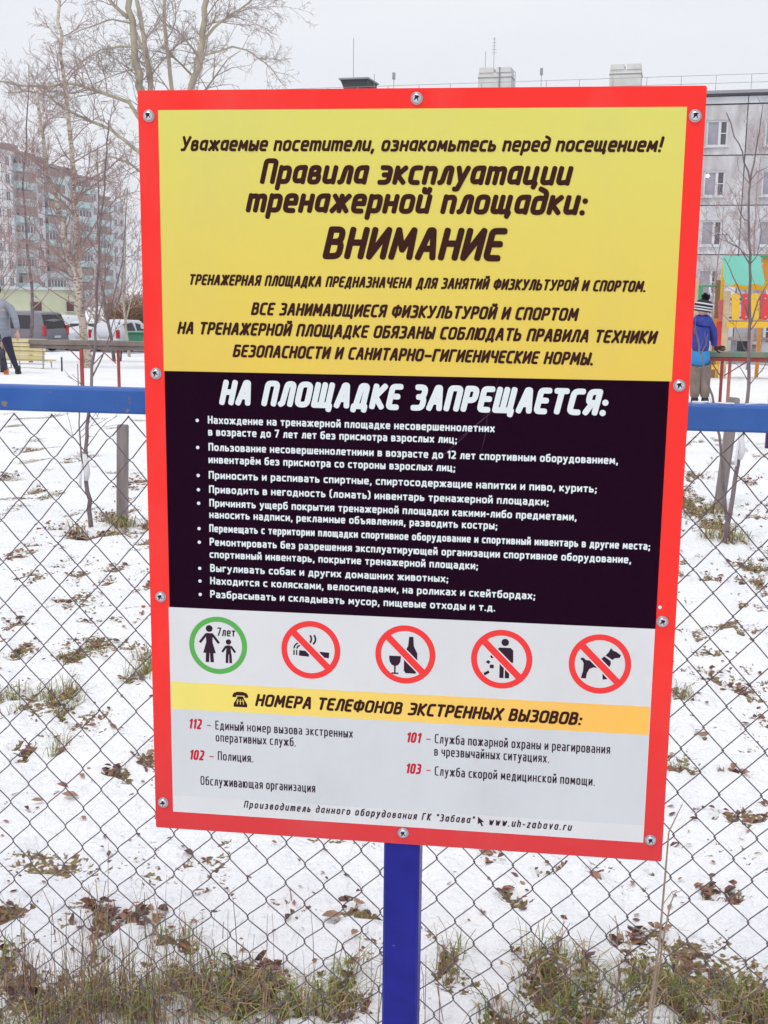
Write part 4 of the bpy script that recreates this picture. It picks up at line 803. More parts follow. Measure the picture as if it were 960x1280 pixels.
    for x in wb:
        for sd_ in (-1, 1):
            q = MB(); q.lathe([(rw*.55, -.10), (rw*.92, -.10), (rw, -.06), (rw, .06), (rw*.92, .10), (rw*.55, .10)], 20, 0, Mw); wh_ = q.build('wheel', tyre, t, (x, sd_*(W/2-.09), rw))
            q = MB(); q.lathe([(rw*.1, -.085), (rw*.62, -.075), (rw*.64, 0), (rw*.62, .075), (rw*.1, .085)], 12, 0, Mw); q.build('rim', rimm, wh_)
    return t
silver = mat('silver_paint', (.20, .195, .23), .35, .25, col2=(.24, .235, .27), scale=3); white_p = mat('white_car_paint', (.66, .68, .73), .4); dark_p = mat('dark_car_paint', (.03, .03, .04), .3)
def gl(px, py, D): p = at(px, py, D); return (p.x, p.y, base_z(p.y))
VAN = [(0, .95, 1.0, .95, .35), (.06, 1.05, 1.15, .93, .32), (.16, 1.12, 1.55, .86, .3), (.32, 1.12, 1.9, .80, .28), (.7, 1.12, 1.95, .80, .28), (3.2, 1.12, 1.95, .80, .28), (3.7, 1.1, 1.88, .80, .28), (4.35, 1.05, 1.25, .88, .28), (4.8, .92, 1.02, .9, .3), (5.1, .7, .82, .85, .35)]
vz = gl(72, 443, 52)
car('parked_van', 'silver grey minivan with tinted windows parked left of the birch trunk', vz, rad(166), silver, 5.1, 1.95, 2.0, VAN, (.95, 4.1), .34, [(.55, 2.35, .02, .86), (2.45, 3.75, .02, .86)], {'a': 1, 'b': 3, 'wa': 7, 'wb': 6, 'lz': 1.05, 'lh': .5, 'hz': .75, 'mx': 3.9, 'bb': False}).scale = (.94, .94, .93)
HAT = [(0, .8, .86, .95, .35), (.08, .95, 1.02, .93, .3), (.3, .98, 1.3, .80, .25), (.6, .98, 1.46, .76, .22), (1.4, .98, 1.52, .76, .22), (2.3, .97, 1.48, .76, .22), (3.0, .93, 1.05, .86, .22), (3.7, .82, .9, .88, .25), (4.1, .6, .7, .85, .32)]
hz_ = gl(130, 440, 56)
car('parked_hatchback', 'white hatchback parked just right of the birch trunk beside the green containers', hz_, rad(76), white_p, 4.1, 1.75, 1.5, HAT, (.75, 3.3), .31, [(.55, 1.5, .03, .85), (1.58, 2.6, .03, .85)], {'a': 1, 'b': 3, 'wa': 6, 'wb': 5, 'lz': .86, 'lh': .4, 'hz': .62, 'mx': 2.6})
SED = [(0, .75, .82, .95, .32), (.06, .88, .94, .93, .28), (.7, .92, 1.0, .9, .22), (1.25, .92, 1.36, .74, .22), (2.0, .92, 1.43, .74, .22), (2.6, .92, 1.38, .74, .22), (3.3, .88, .98, .88, .22), (4.0, .78, .86, .88, .25), (4.4, .58, .66, .85, .3)]
s_ = gl(101, 436, 57)
car('parked_sedan', 'white sedan with a red tail light parked behind the van, partly behind the birch', s_, rad(104), white_p, 4.4, 1.76, 1.43, SED, (.85, 3.5), .31, [(1.3, 1.95, .05, .85), (2.02, 2.9, .05, .85)], {'a': 2, 'b': 3, 'wa': 6, 'wb': 5, 'lz': .8, 'lh': .2, 'hz': .62, 'mx': 2.8})
SUV = [(0, 1.0, 1.06, .95, .4), (.08, 1.1, 1.16, .93, .36), (.25, 1.12, 1.6, .82, .34), (.5, 1.12, 1.78, .8, .34), (1.6, 1.12, 1.82, .8, .34), (2.7, 1.12, 1.76, .8, .34), (3.3, 1.08, 1.2, .9, .34), (4.2, 1.0, 1.08, .9, .36), (4.6, .8, .9, .86, .42)]
s_ = gl(104, 430, 61)
car('parked_suv', 'white off-road car parked deepest, showing its roof and dark window above the sedan', s_, rad(166), white_p, 4.6, 1.85, 1.8, SUV, (.9, 3.7), .36, [(.5, 1.6, .03, .85), (1.7, 2.9, .03, .85)], {'a': 1, 'b': 3, 'wa': 6, 'wb': 5, 'lz': 1.05, 'lh': .35, 'hz': .8, 'mx': 3.0})
grb = mat('green_container_paint', (.05, .22, .13), .6, col2=(.08, .28, .16), scale=3)
for px, D, lb in ((176, 57, 'green waste container left of the sign edge beside the white hatchback'), (216, 57.5, 'green waste container hidden behind the sign, right of its twin')):
    c = gl(px, 431, D); t = thing('waste_container', lb, 'container', (c[0], c[1], c[2]+.3), .15, 'green containers by the parked cars')
    q = MB(); q.prism([(-.6, 0), (.6, 0), (.68, .62), (-.68, .62)], -.45, .45); q.build('bin', grb, t); q = MB(); q.bbox((0, 0, .66), (1.42, 1.0, .06), .01); q.build('lid', grb, t)
    for sx_ in (-1, 1): q = MB(); q.box((sx_*.5, 0, -.17), (.08, .8, .34)); q.build('foot', dk, t)
# the parking strip: trodden snow over asphalt
c0 = at(60, 441, 52); q = MB(); nn_ = 30; vs = []
for j in range(9):
    for i in range(nn_+1):
        x = -45 + i*3.0; y = 46 + j*2.0; vs.append((x, y, base_z(y)+.012))
q.add(vs, [(j*(nn_+1)+i, j*(nn_+1)+i+1, (j+1)*(nn_+1)+i+1, (j+1)*(nn_+1)+i) for j in range(8) for i in range(nn_)])
tag(q.build('road', mat('slushy_asphalt', (.10, .09, .10), .7, col2=(.5, .5, .54), scale=.7, detail=8, lo=.42, hi=.6)), kind='structure')
# ploughed ridge in front of the parking strip
q = MB(); vs = []; xs_ = [-30+i*.5 for i in range(110)]
for x in xs_:
    for k in range(9):
        a_ = k/8; h_ = .2*math.sin(PI*a_)*(.75+.45*noise.noise(Vector((x*.6, a_*2, 1)))+.25*noise.noise(Vector((x*2, a_*4, 1)))); y = 42.5+a_*2.6; vs.append((x, y, base_z(y)-.03+max(h_, 0)))
q.add(vs, [(i*9+k, (i+1)*9+k, (i+1)*9+k+1, i*9+k+1) for i in range(109) for k in range(8)])
tag(q.build('snow_bank', mat('bank_snow', (.84, .855, .9), .8, col2=(.74, .74, .78), scale=2, bump=.3, bscale=10, dist=.05), smooth=True), kind='structure')

# ------------------------------------------------------------------ bare trees
TR = random.Random(21)
def jit(pts, a, n=3):                        # resample a limb with natural wobble
    out = []
    for p, q_ in zip(pts, pts[1:]):
        for k in range(n):
            v = p.lerp(q_, k/n)
            if out: v = v + Vector((TR.gauss(0, a), TR.gauss(0, a), TR.gauss(0, a*.5)))
            out.append(v)
    out.append(pts[-1]); return out
def sprout(mb, p, d, L, r, lvl, droop, nk, cnt, stop=.0035, sides=3, up=.25):
    seg = 5 if lvl <= 1 else 4 if lvl == 2 else 3
    pts = [p]; dd = d.normalized(); v = p
    for i in range(seg):
        dd = (dd + Vector((TR.gauss(0, .16), TR.gauss(0, .16), TR.gauss(0, .1))) + Vector((0, 0, up*(1 if i < seg*.5 else 0) - droop*(i/seg)))*.5).normalized()
        v = v + dd*L/seg; pts.append(v)
    mb.tube(pts, [max(r*(1-.75*i/seg), stop) for i in range(seg+1)], 4 if lvl <= 1 else sides, cap=False); cnt[0] += 1
    if lvl >= 4 or L < .25: return
    kids = nk[min(lvl, len(nk)-1)]
    for i in range(kids):
        t = TR.uniform(.15, 1.0)*seg; a = min(int(t), seg-1); q_ = pts[a].lerp(pts[a+1], t-a); tg = (pts[a+1]-pts[a]).normalized()
        pr = Vector((TR.gauss(0, 1), TR.gauss(0, 1), TR.gauss(0, .7))); pr = (pr - tg*pr.dot(tg)).normalized()
        sprout(mb, q_, tg*.75 + pr*.75, L*TR.uniform(.34, .66)*(1-.35*t/seg), max(r*.5, stop), lvl+1, droop, nk, cnt, stop, sides, up)
def tree(name, label, base, limbs, bark, twigm, shoots, group=None, droop=.3, up=.25, nk=(7, 5, 4), stop=.0045, cat='tree', Lf=.35, sides=3, spread=1.0):
    t = thing(name, label, cat, base, 0, group); b0 = Vector(base); tw = MB(); cnt = [0]
    for k, (pts, r0, r1, ns, Ls) in enumerate(limbs):
        pts = [Vector(p)-b0 for p in pts]; P_ = jit(pts, r0*.25, 3); n_ = len(P_)
        q = MB(); q.tube(P_, [r0+(r1-r0)*(i/(n_-1))**.8 for i in range(n_)], 10 if r0 > .05 else 7 if r0 > .02 else 5); q.build('trunk' if k == 0 else 'limb', bark, t, smooth=True)
        for i in range(ns):
            f_ = TR.uniform(shoots, 1)*(n_-1); a = min(int(f_), n_-2); p = P_[a].lerp(P_[a+1], f_-a); tg = (P_[a+1]-P_[a]).normalized()
            pr = Vector((TR.gauss(0, 1), TR.gauss(0, .8), TR.gauss(0, .5))); pr = (pr-tg*pr.dot(tg)).normalized()
            L = Ls*TR.uniform(.5, 1.1)*(1.1-.6*f_/(n_-1)); rr = (r0+(r1-r0)*f_/(n_-1))*.4
            sprout(tw, p, tg*.55+pr*.85*spread, L, min(rr, L*.016), 1, droop, nk, cnt, stop, sides, up)
    if tw.v: tag(tw.build('branches', twigm, t), kind='stuff')
    return t
def birch_bark():
    m = mat('birch_bark', (.42, .35, .29), .8, col2=(.62, .54, .46), scale=3, stretch=(1, 1, .3)); n = m.node_tree; b = n.nodes['Principled BSDF']; src = b.inputs['Base Color'].links[0].from_socket
    t = n.nodes.new('ShaderNodeTexCoord'); mp_ = n.nodes.new('ShaderNodeMapping'); mp_.inputs['Scale'].default_value = (2.5, 2.5, 6); x = n.nodes.new('ShaderNodeTexNoise'); x.inputs['Scale'].default_value = 4; x.inputs['Detail'].default_value = 9; x.inputs['Roughness'].default_value = .7
    n.links.new(t.outputs['Object'], mp_.inputs[0]); n.links.new(mp_.outputs[0], x.inputs[0])
    r = n.nodes.new('ShaderNodeValToRGB'); r.color_ramp.elements[0].position = .51; r.color_ramp.elements[1].position = .57; n.links.new(x.outputs[0], r.inputs[0])
    m_ = n.nodes.new('ShaderNodeMix'); m_.data_type = 'RGBA'; n.links.new(r.outputs[0], m_.inputs[0]); n.links.new(src, m_.inputs[6]); m_.inputs[7].default_value = (.16, .13, .115, 1); n.links.new(m_.outputs[2], b.inputs['Base Color']); return m
bb = birch_bark(); poplar = mat('poplar_bark', (.34, .295, .215), .85, col2=(.52, .465, .365), scale=4, bump=.4, bscale=12, dist=.02, stretch=(1, 1, .3))
tw1 = mat('birch_twigs', (.33, .225, .215), .8); tw2 = mat('poplar_twigs', (.35, .285, .265), .8); tw3 = mat('sapling_bark', (.15, .11, .12), .8, col2=(.24, .19, .19), scale=9); tw4 = mat('hedge_twigs', (.36, .21, .12), .8); tw5 = mat('pinkish_twigs', (.40, .30, .295), .8)
def PL(D, *pp): return [at(x, y, D + (d[0] if d else 0)) for x, y, *d in pp]
def gbase(px, D): p = at(px, 400, D); return Vector((p.x, p.y, base_z(p.y)-.05))
# birch left of the sign, two stems
D = 28; b0 = gbase(108, D)
tree('birch_tree', 'twin-stemmed birch with white spotted bark behind the red posts, left of the sign', b0,
 [([b0] + PL(D, (104, 410), (101, 385), (97, 358), (92, 335), (83, 305), (76, 272), (66, 232), (57, 200), (50, 160), (47, 110)), .11, .035, 26, 2.3),
  (PL(D, (102, 392), (100, 360), (97, 320), (95, 285), (93, 250), (90, 205), (86, 155), (81, 100), (77, 45), (74, -10), (72, -60)), .095, .03, 32, 2.1),
  (PL(D, (104, 420), (113, 396), (117, 372), (119, 330), (121, 285)), .03, .012, 8, 1.2)], bb, tw1, .12, droop=.35, nk=(7, 6, 4), stop=.0038)
# old poplar behind the sign, four trunks and long hanging limbs
D = 34; b0 = gbase(212, D)
D0_ = 0
tree('poplar_tree', 'tall old tree with several pale trunks rising behind the top left corner of the sign', b0,
 [([b0] + PL(D, (206, 330), (196, 220), (184, 150), (177, 108), (169, 60), (163, 10), (158, -60), (150, -150)), .17, .065, 20, 2.4),
  (PL(D, (187, 105), (181, 66), (170, 40)), .05, .04, 3, 2),
  (PL(D, (200, 200), (188, 112), (184, 72), (177, 32), (171, -8), (166, -70)), .085, .05, 10, 2.2),
  (PL(D, (212, 330), (216, 200), (215, 112), (209, 60), (205, 10), (206, -60)), .07, .045, 12, 2.2),
  (PL(D, (214, 330), (228, 200), (240, 112), (249, 70), (255, 25), (258, -20), (262, -90)), .12, .07, 14, 2.8),
  (PL(D, (254, 50), (275, 28), (300, 12), (330, -12)), .05, .02, 14, 2.4), (PL(D, (247, 72), (268, 66), (290, 58), (312, 64), (338, 84), (352, 104)), .04, .012, 16, 1.6),
  (PL(D, (196, 180), (160, 128), (120, 113), (90, 104), (60, 108), (30, 107), (0, 101), (-30, 98)), .062, .018, 28, 1.6),
  (PL(D, (198, 215), (165, 182), (140, 163), (110, 150), (85, 138), (60, 120), (35, 114), (10, 116)), .062, .018, 26, 1.6),
  (PL(D, (205, 240), (180, 218), (160, 202), (138, 196), (118, 206), (104, 226)), .05, .012, 14, 1.4),
  (PL(D, (178, 60), (150, 58), (125, 62), (105, 76), (88, 95)), .035, .01, 12, 1.5), (PL(D, (180, 86), (160, 88), (140, 95), (118, 105)), .03, .01, 9, 1.3),
  (PL(D, (168, 30), (140, 24), (110, 34), (82, 46)), .03, .01, 12, 1.6), (PL(D, (160, 22), (140, 4), (118, -20)), .06, .03, 10, 2)], poplar, tw2, .22, droop=.55, nk=(6, 6, 4), stop=.0042)
# more background trees seen as fine upright twigs at the left
for k, (px, D, h_, lab) in enumerate(((-10, 31, 7.5, 'slender bare tree at the far left edge, fine twigs against the sky'), (33, 33, 8.2, 'slender bare tree left of the birch with upright reddish twigs'), (137, 36, 6.5, 'bare bushy tree between the birch and the sign, in front of the far block'), (160, 44, 6.2, 'bare pale tree close to the left edge of the sign, over the hedge'))):
    b0 = gbase(px, D); pts = [b0 + Vector((.12*math.sin(i*1.1+k)+.08*i*math.sin(k*2), TR.gauss(0, .05), h_*i/5)) for i in range(6)]
    lm_ = [(pts, .06, .012, (38 if k < 2 else 24 if k < 3 else 16), 2.1)] + ([(([pts[1] + Vector((0, 0, 0)), pts[1]+Vector((.5, 0, 1.8)), pts[1]+Vector((.7, .1, 4.0))]), (.03), .01, 10, 1.4)] if k > 1 else [])
    tree('bare_tree', lab, b0, lm_, tw3 if k != 3 else poplar, tw5 if k in (0, 1) else tw1, .18, 'bare trees left of the sign', droop=.15, up=.45, nk=(6, 5, 4), stop=.0042)
# bare trees in front of the grey house
for k, (px, D, h_, lab) in enumerate(((938, 42, 7.6, 'bare bushy tree in front of the grey house above the playground roof'), (985, 40, 8.2, 'bare tree at the right edge of the frame before the grey house'), (893, 46, 6.0, 'low bare tree just right of the sign before the grey house'))):
    b0 = gbase(px, D); pts = [b0 + Vector((.1*math.sin(i*1.3+k), 0, h_*i/5)) for i in range(6)]
    tree('bare_tree', lab, b0, [(pts, .06, .01, 36, 2.0)], tw5, tw5, .2, 'bare trees before the grey house', droop=.1, up=.5, nk=(6, 5, 4), stop=.0048)
# hedge: a thicket of orange brown twigs
hb = gbase(158, 66); t = thing('hedge', 'orange brown leafless hedge behind the white hatchback, left of the sign', 'hedge', hb); q = MB(); cnt = [0]
for i in range(520):
    p = Vector((TR.uniform(-1.0, 6), TR.uniform(-.6, .6), 0)); sprout(q, p, Vector((TR.gauss(0, .3), TR.gauss(0, .3), 1)), TR.uniform(1.9, 2.9), .02, 2, .1, (4, 5, 4), cnt, .013, 3, .3)
tag(q.build('twigs', tw4, t), kind='stuff')
# young trees just behind the fence
def sapling(label, limbs, rag=None, grp='young trees beyond the fence'):
    b0 = limbs[0][0][0]; t = tree('sapling', label, b0, limbs, tw3, tw3, .25, grp, droop=.0, up=.35, nk=(2, 2, 1), stop=.0016, cat='young tree', sides=3)
    if rag:
        p = rag - Vector(b0); q = MB(); q.tube([p+Vector((0, 0, -.09)), p+Vector((.01, -.01, -.04)), p+Vector((0, 0, .03)), p+Vector((-.01, 0, .08))], [.014, .022, .020, .014], 8); q.tube([p+Vector((-.02, -.02, .02)), p+Vector((-.03, -.035, -.10)), p+Vector((-.025, -.03, -.13))], [.007, .009, .004], 5); q.build('tie', mat('white_rag', (.7, .7, .72), .8), t, smooth=True)
    return t
g = gp(114, 659); D = g.y - CAM.y
sapling('tall thin sapling tied with white rag, left of the sign beside the wooden stake', [([g] + PL(D, (110, 625), (108, 592), (107, 560), (110, 520), (114, 485), (118, 445), (121, 400), (122, 350), (124, 300), (130, 235), (133, 190), (136, 150)), .017, .004, 8, .7),
 (PL(D, (109, 600), (101, 570), (99, 530), (98, 495), (97, 455)), .007, .003, 3, .35), (PL(D, (108, 560), (122, 540), (133, 528), (147, 520)), .004, .0015, 2, .2), (PL(D, (116, 470), (128, 445), (140, 410), (150, 370), (156, 325)), .006, .002, 5, .5), (PL(D, (113, 490), (98, 478), (84, 470)), .004, .0015, 2, .25), (PL(D, (120, 405), (128, 380), (132, 340), (131, 290)), .006, .002, 5, .5)], at(107.5, 583, D-.02))
g = gp(905, 678); D = g.y - CAM.y
sapling('leaning sapling tied with a pale rag beyond the fence, right of the sign', [([g] + PL(D, (912, 640), (922, 580), (928, 545), (934, 500), (936, 450), (937, 400), (937, 350), (937, 300), (936, 240), (937, 225), (928, 190), (915, 160), (908, 141)), .017, .003, 6, .4),
 (PL(D, (937, 330), (925, 310), (910, 302), (903, 291)), .005, .002, 3, .3), (PL(D, (937, 228), (945, 190), (951, 150), (954, 130)), .006, .002, 2, .25), (PL(D, (937, 228), (946, 215), (958, 210), (970, 196)), .004, .0015, 2, .2), (PL(D, (937, 480), (927, 462), (916, 450)), .004, .0015, 1, .2), (PL(D, (936, 482), (950, 465), (960, 452)), .004, .0015, 1, .2), (PL(D, (937, 410), (948, 375), (962, 350)), .006, .002, 3, .35), (PL(D, (938, 330), (946, 320), (952, 290), (947, 258)), .004, .0015, 2, .2), (PL(D, (937, 400), (925, 365), (912, 335), (905, 322)), .006, .002, 3, .3)], at(926, 556, D-.02))
g = gp(911, 668); D2 = g.y - CAM.y
sapling('short forked sapling crossing before the child, right of the sign', [([g] + PL(D2, (906, 620), (903, 590), (899, 545), (893, 505), (884, 475), (877, 445), (872, 425), (868, 410)), .013, .004, 3, .25),
 (PL(D2, (876, 442), (882, 432), (885, 417)), .005, .002, 1, .12), (PL(D2, (874, 430), (869, 410), (870, 392)), .005, .002, 1, .12), (PL(D2, (936, 415), (925, 380), (918, 352), (908, 330)), .005, .002, 2, .2)][:3])
# wooden stakes
wood = mat('weathered_wood', (.20, .17, .165), .85, col2=(.32, .28, .27), scale=14, bump=.5, bscale=60, dist=.003, stretch=(1, 1, .12)); wood_e = mat('cut_wood', (.30, .26, .23), .85)
def stake(label, pb, pt, s_):
    t = thing('wooden_stake', label, 'stake', pb, .2, 'tree stakes beyond the fence'); v = pt-pb; L = v.length; q = MB(); e = .004
    q.add([(x*s_/2*(1-e2), y*s_/2*(1-e2), z) for z, e2 in ((-.15, 0), (L-.012, 0), (L, .12)) for x, y in ((-1, -1), (1, -1), (1, 1), (-1, 1))], [(0, 1, 5, 4), (1, 2, 6, 5), (2, 3, 7, 6), (3, 0, 4, 7), (4, 5, 9, 8), (5, 6, 10, 9), (6, 7, 11, 10), (7, 4, 8, 11), (8, 9, 10, 11)])
    o = q.build('stake_post', wood, t); t.rotation_euler = v.to_track_quat('Z', 'Y').to_euler(); return t
g = gp(153, 652); d_ = g.y-CAM.y; stake('square grey stake standing in a grass tuft left of the sign, under the blue rail', g, at(153.5, 531, d_), .062)
g = gp(899, 633); d_ = g.y-CAM.y; stake('grey stake leaning right beside the leaning sapling, its top above the blue rail', g, at(918, 497, d_), .072)
g = gp(957, 561); d_ = g.y-CAM.y; t = thing('dark_post', 'short dark violet post at the right edge of the frame behind the blue rail', 'post', g); q = MB(); q.bbox((0, 0, 0), (.78, .07, .07), .005); o = q.build('shaft', mat('dark_violet_paint', (.05, .02, .07), .6), t, (.03, 0, .33)); o.rotation_euler = (0, PI/2, 0)
q = MB(); q.bbox((.03, 0, .725), (.09, .09, .02), .004); q.build('cap', dk, t)
# grass round the stakes and saplings
q = MB()
for px, py, n_, rr in ((153, 655, 130, .10), (906, 672, 110, .16), (893, 640, 60, .1), (100, 668, 40, .07)):
    c = gp(px, py)
    for i in range(n_):
        a_ = R.uniform(0, 6.3); x = c.x+rr*math.cos(a_)*R.random(); y = c.y+rr*math.sin(a_)*R.random()-.03; blade(q, Vector((x, y, gz(x, y)-.01)), R.uniform(.06, .17), .003, R.uniform(.5, 1.2), R.gauss(-1.5, 1.2), R.choice((0, 0, 1, 1, 2)))
tag(q.build('grass_tufts', gms), kind='stuff')

# ------------------------------------------------------------------ playground things
redp = mat('faded_red_paint', (.42, .07, .055), .6, col2=(.30, .05, .045), scale=5); pinkp = mat('faded_pink_paint', (.55, .22, .17), .7); beam_g = mat('worn_green_paint', (.10, .24, .17), .7, col2=(.24, .20, .15), scale=6, lo=.4, hi=.6); beam_b = mat('weathered_board', (.17, .13, .12), .8, col2=(.24, .2, .18), scale=6)
L0 = at(38, 424, 17.6); L1 = at(1010, 441, 17.3); zb_ = base_z(16)
BAR = thing('playground_barrier', 'low barrier of a green and brown beam on red posts running across the snow', 'barrier', (L0.x, L0.y, zb_)); vb = L1-L0; Lb = vb.length
def onb(px): lo, hi = 0, 1; return (at(px, 430, 17.5).x - L0.x)/(L1.x-L0.x)
def bpt(f_, dz=0, dy=0): p = L0.lerp(L1, f_); return Vector((p.x-L0.x, p.y-L0.y+dy, p.z-zb_+dz))
for a_, b_, mt in ((0, onb(420), beam_b), (onb(420)+.002, 1, beam_g)):
    q = MB(); q.bbox((0, 0, 0), ((b_-a_)*Lb, .16, .075), .008); o = q.build('beam', mt, BAR, (bpt((a_+b_)/2, -.04))); o.rotation_euler = vb.to_track_quat('X', 'Z').to_euler()
    q = MB(); q.bbox((0, 0, 0), ((b_-a_)*Lb, .10, .055), .006); o = q.build('under_rail', redp if mt is beam_g else beam_b, BAR, (bpt((a_+b_)/2, -.108))); o.rotation_euler = vb.to_track_quat('X', 'Z').to_euler()
for px, rr, mt, dy in ((100.5, .032, redp, -.05), (144, .026, redp, .06), (240, .03, redp, 0), (420, .03, redp, 0), (600, .03, redp, 0), (760, .03, redp, 0), (902, .022, redp, 0), (913, .024, pinkp, .10), (985, .03, redp, 0)):
    p = bpt(onb(px), 0, dy); q = MB(); q.tube([(p.x, p.y, -.05), (p.x, p.y, p.z-.13)], rr, 8); q.build('post', mt, BAR)
for px0, px1 in ((82, 100.5), (122, 143), (935, 905), (886, 900)):
    p = bpt(onb(px0), -.12); p2 = bpt(onb(px1)); q = MB(); q.tube([(p.x, p.y, p.z), (p2.x, p2.y-.02, p.z-.22)], .009, 5); q.build('brace', redp, BAR)
# slatted yellow bench far left
g = gbase(58, 27); g.z += .05; ysl = mat('yellow_slat_paint', (.62, .50, .22), .6, col2=(.68, .58, .32), scale=4)
t = thing('yellow_bench', 'pale yellow slatted bench behind the man, seen from the back', 'bench', (g.x-.93, g.y, g.z), rad(-4)); Lb2 = 1.95
zt = at(40, 423, 27).z - g.z
for i in range(5):
    q = MB(); q.bbox((0, 0, 0), (Lb2-.05*i*.6, .03, .085), .006); q.build('slat', ysl, t, (-.02-.04*i*.4, .02*i, zt-.05-i*.098))
for x in (-.82, .0, .82):
    q = MB(); q.tube([(x, .03, 0), (x, .04, zt-.02)], .016, 6); q.tube([(x, .03, .0), (x+.06, -.32, 0)], .014, 5); q.tube([(x, .05, zt-.52), (x, .42, zt-.54), (x, .46, 0)], .014, 5); q.build('leg', metal, t)
q = MB(); q.tube([(-.95, -.15, .12), (.95, -.15, .12)], .012, 5); q.build('foot_rail', metal, t)
for i in range(3): q = MB(); q.bbox((0, .16+.1*i, zt-.52), (Lb2, .085, .03), .006); q.build('seat_slat', ysl, t)
g = gbase(75, 25); t = thing('short_stake', 'short thin dark stake in the snow right of the yellow bench', 'stake', g); q = MB(); q.tube([(0, 0, -.1), (.005, 0, .36)], [.022, .018], 7); q.build('stick', dk, t); q = MB(); q.tube([(.005, 0, .355), (.005, 0, .375)], [.026, .02], 7); q.build('cap', metal, t)
g = gbase(172, 36); t = thing('park_bench', 'small dark bench in the snow against the left edge of the sign', 'bench', (g.x, g.y, g.z), .3)
for x in (-.55, .55):
    for y in (-.16, .16): q = MB(); q.tube([(x, y, -.05), (x*.94, y, .40)], .022, 5); q.build('leg', dk, t)
for i in range(3): q = MB(); q.bbox((0, -.15+.15*i, .43), (1.5, .12, .04), .006); q.build('seat_slat', beam_b, t)
# climbing tower
TD = 30; g = gbase(905, TD); g.z -= .0
TOW = thing('climbing_tower', 'playground climbing tower with turquoise roof and a railing of yellow and red boards', 'climbing frame', g)
post_w = mat('pine_post', (.50, .36, .22), .7, col2=(.60, .45, .29), scale=6, stretch=(1, 1, .2)); brownp = mat('brown_post', (.25, .15, .08), .7); turqp = mat('turquoise_plywood', (.18, .55, .44), .5, col2=(.21, .60, .48), scale=2); yelp = mat('yellow_board_paint', (.80, .48, .03), .5); redb = mat('red_board_paint', (.70, .05, .05), .5); orr = mat('orange_board_paint', (.72, .28, .03), .5); grn_m = mat('green_tube', (.06, .33, .16), .5)
def tl(px, py, D=TD): return at(px, py, D) - g
def tpost(px, top, D, m, wd=.12, bpy=None):
    p = tl(px, top, D); q = MB(); zb = (base_z(D+CAM.y)-.05-g.z) if bpy is None else tl(px, bpy, D).z; L = p.z-zb; q.bbox((0, 0, 0), (L, wd, wd), .015); o = q.build('post', m, TOW, (p.x, p.y, zb+L/2)); o.rotation_euler = (0, PI/2, 0)
tpost(870.5, 348, 29.4, post_w); tpost(898, 350, 30.8, brownp, .11); tpost(909.5, 364, TD, post_w, .14); tpost(1010, 364, TD, post_w, .14); tpost(904.5, 328, 31.2, yelp, .09); tpost(955, 330, 32.4, orr, .09); tpost(1012, 330, 32.4, post_w, .12)
def pl_(name, pts, D, th, m, par=None):
    P_ = [tl(x, y, D) for x, y in pts]; q = MB(); q.prism([(v.x, v.z) for v in P_], P_[0].y-th/2, P_[0].y+th/2); return q.build(name, m, par or TOW)
cols = [yelp, redb, yelp, redb, orr, yelp, redb, yelp, redb]
for i, c_ in enumerate(cols):                # rounded upright boards of the railing
    x0 = 914.5 + i*12.1; P_ = []
    for k in range(7): a_ = PI*k/6; P_.append((x0+4.9-4.9*math.cos(a_), 371-4.5*math.sin(a_)))
    for k in range(7): a_ = PI*k/6; P_.append((x0+4.9+4.9*math.cos(a_), 396+4.5*math.sin(a_)))
    bo = pl_('board', P_, TD-.06-(.012*(i % 2)), .05, c_)
    for yy in (373, 396):
        p = tl(x0+4.9, yy, TD); q = MB(); q.lathe([(.022, 0), (.018, .02), (.002, .025)], 8, 0, Matrix.Translation((p.x, p.y-.085-(.012*(i % 2)), p.z)) @ Matrix.Rotation(PI/2, 4, 'X')); q.build('bolt', steel, bo)
for yy in (374, 397): pl_('rail', [(911, yy-1.3), (1012, yy-1.3), (1012, yy+1.3), (911, yy+1.3)], TD+.03, .05, brownp)
pl_('platform_beam', [(908, 402), (1013, 402), (1013, 409.5), (908, 409.5)], TD-.02, .12, yelp); pl_('platform_beam', [(908, 402.5), (1013, 402.5), (1013, 408.5), (908, 408.5)], TD+1.7, .1, brownp)
pa2 = tl(909, 403, TD); pb2 = tl(1012, 403, TD)
for i in range(8): q = MB(); q.bbox(((pa2.x+pb2.x)/2, pa2.y+.2+i*.2, pa2.z), (pb2.x-pa2.x, .17, .035), .006); q.build('floor_board', brownp, TOW)
pl_('roof_panel', [(903, 320), (950, 320), (956, 352), (952.5, 358), (944, 354), (936, 357), (928, 357), (920, 353.5), (914, 357), (907, 355), (904, 345)], TD-.15, .04, turqp)
pl_('roof_panel', [(953, 322), (1016, 322), (1020, 352), (958, 352)], TD+.3, .04, orr); pl_('roof_edge', [(950, 319.5), (1016, 319.5), (1016, 322), (950, 322)], TD+.25, .06, grn_m); pl_('roof_panel', [(904, 352), (1010, 352), (1010, 364), (930, 362), (908, 357)], TD+1.6, .03, yelp)
pl_('side_panel', [(898, 376), (907, 373), (907, 398), (900, 404), (898, 400)], 30.5, .04, mat('pink_board_paint', (.68, .16, .16), .5)); pl_('side_panel', [(896, 402), (903, 402), (901, 438), (895, 438)], 30.5, .04, redb); pl_('side_panel', [(893, 398), (898, 398), (897, 412), (892, 412)], 30.6, .04, orr); pl_('step', [(884, 457), (897, 456), (897, 461), (883, 462)], 29.6, .25, yelp)
q = MB(); a1, a2 = tl(870, 358, 29.9), tl(897, 357, 30.8); q.tube([a1, a2], .025, 6); q.build('grip_rail', grn_m, TOW); a3, a4 = tl(876.5, 358, 30), tl(874.5, 378, 30); q = MB(); q.tube([a3, a4], .05, 6); q.build('grip_panel', grn_m, TOW)
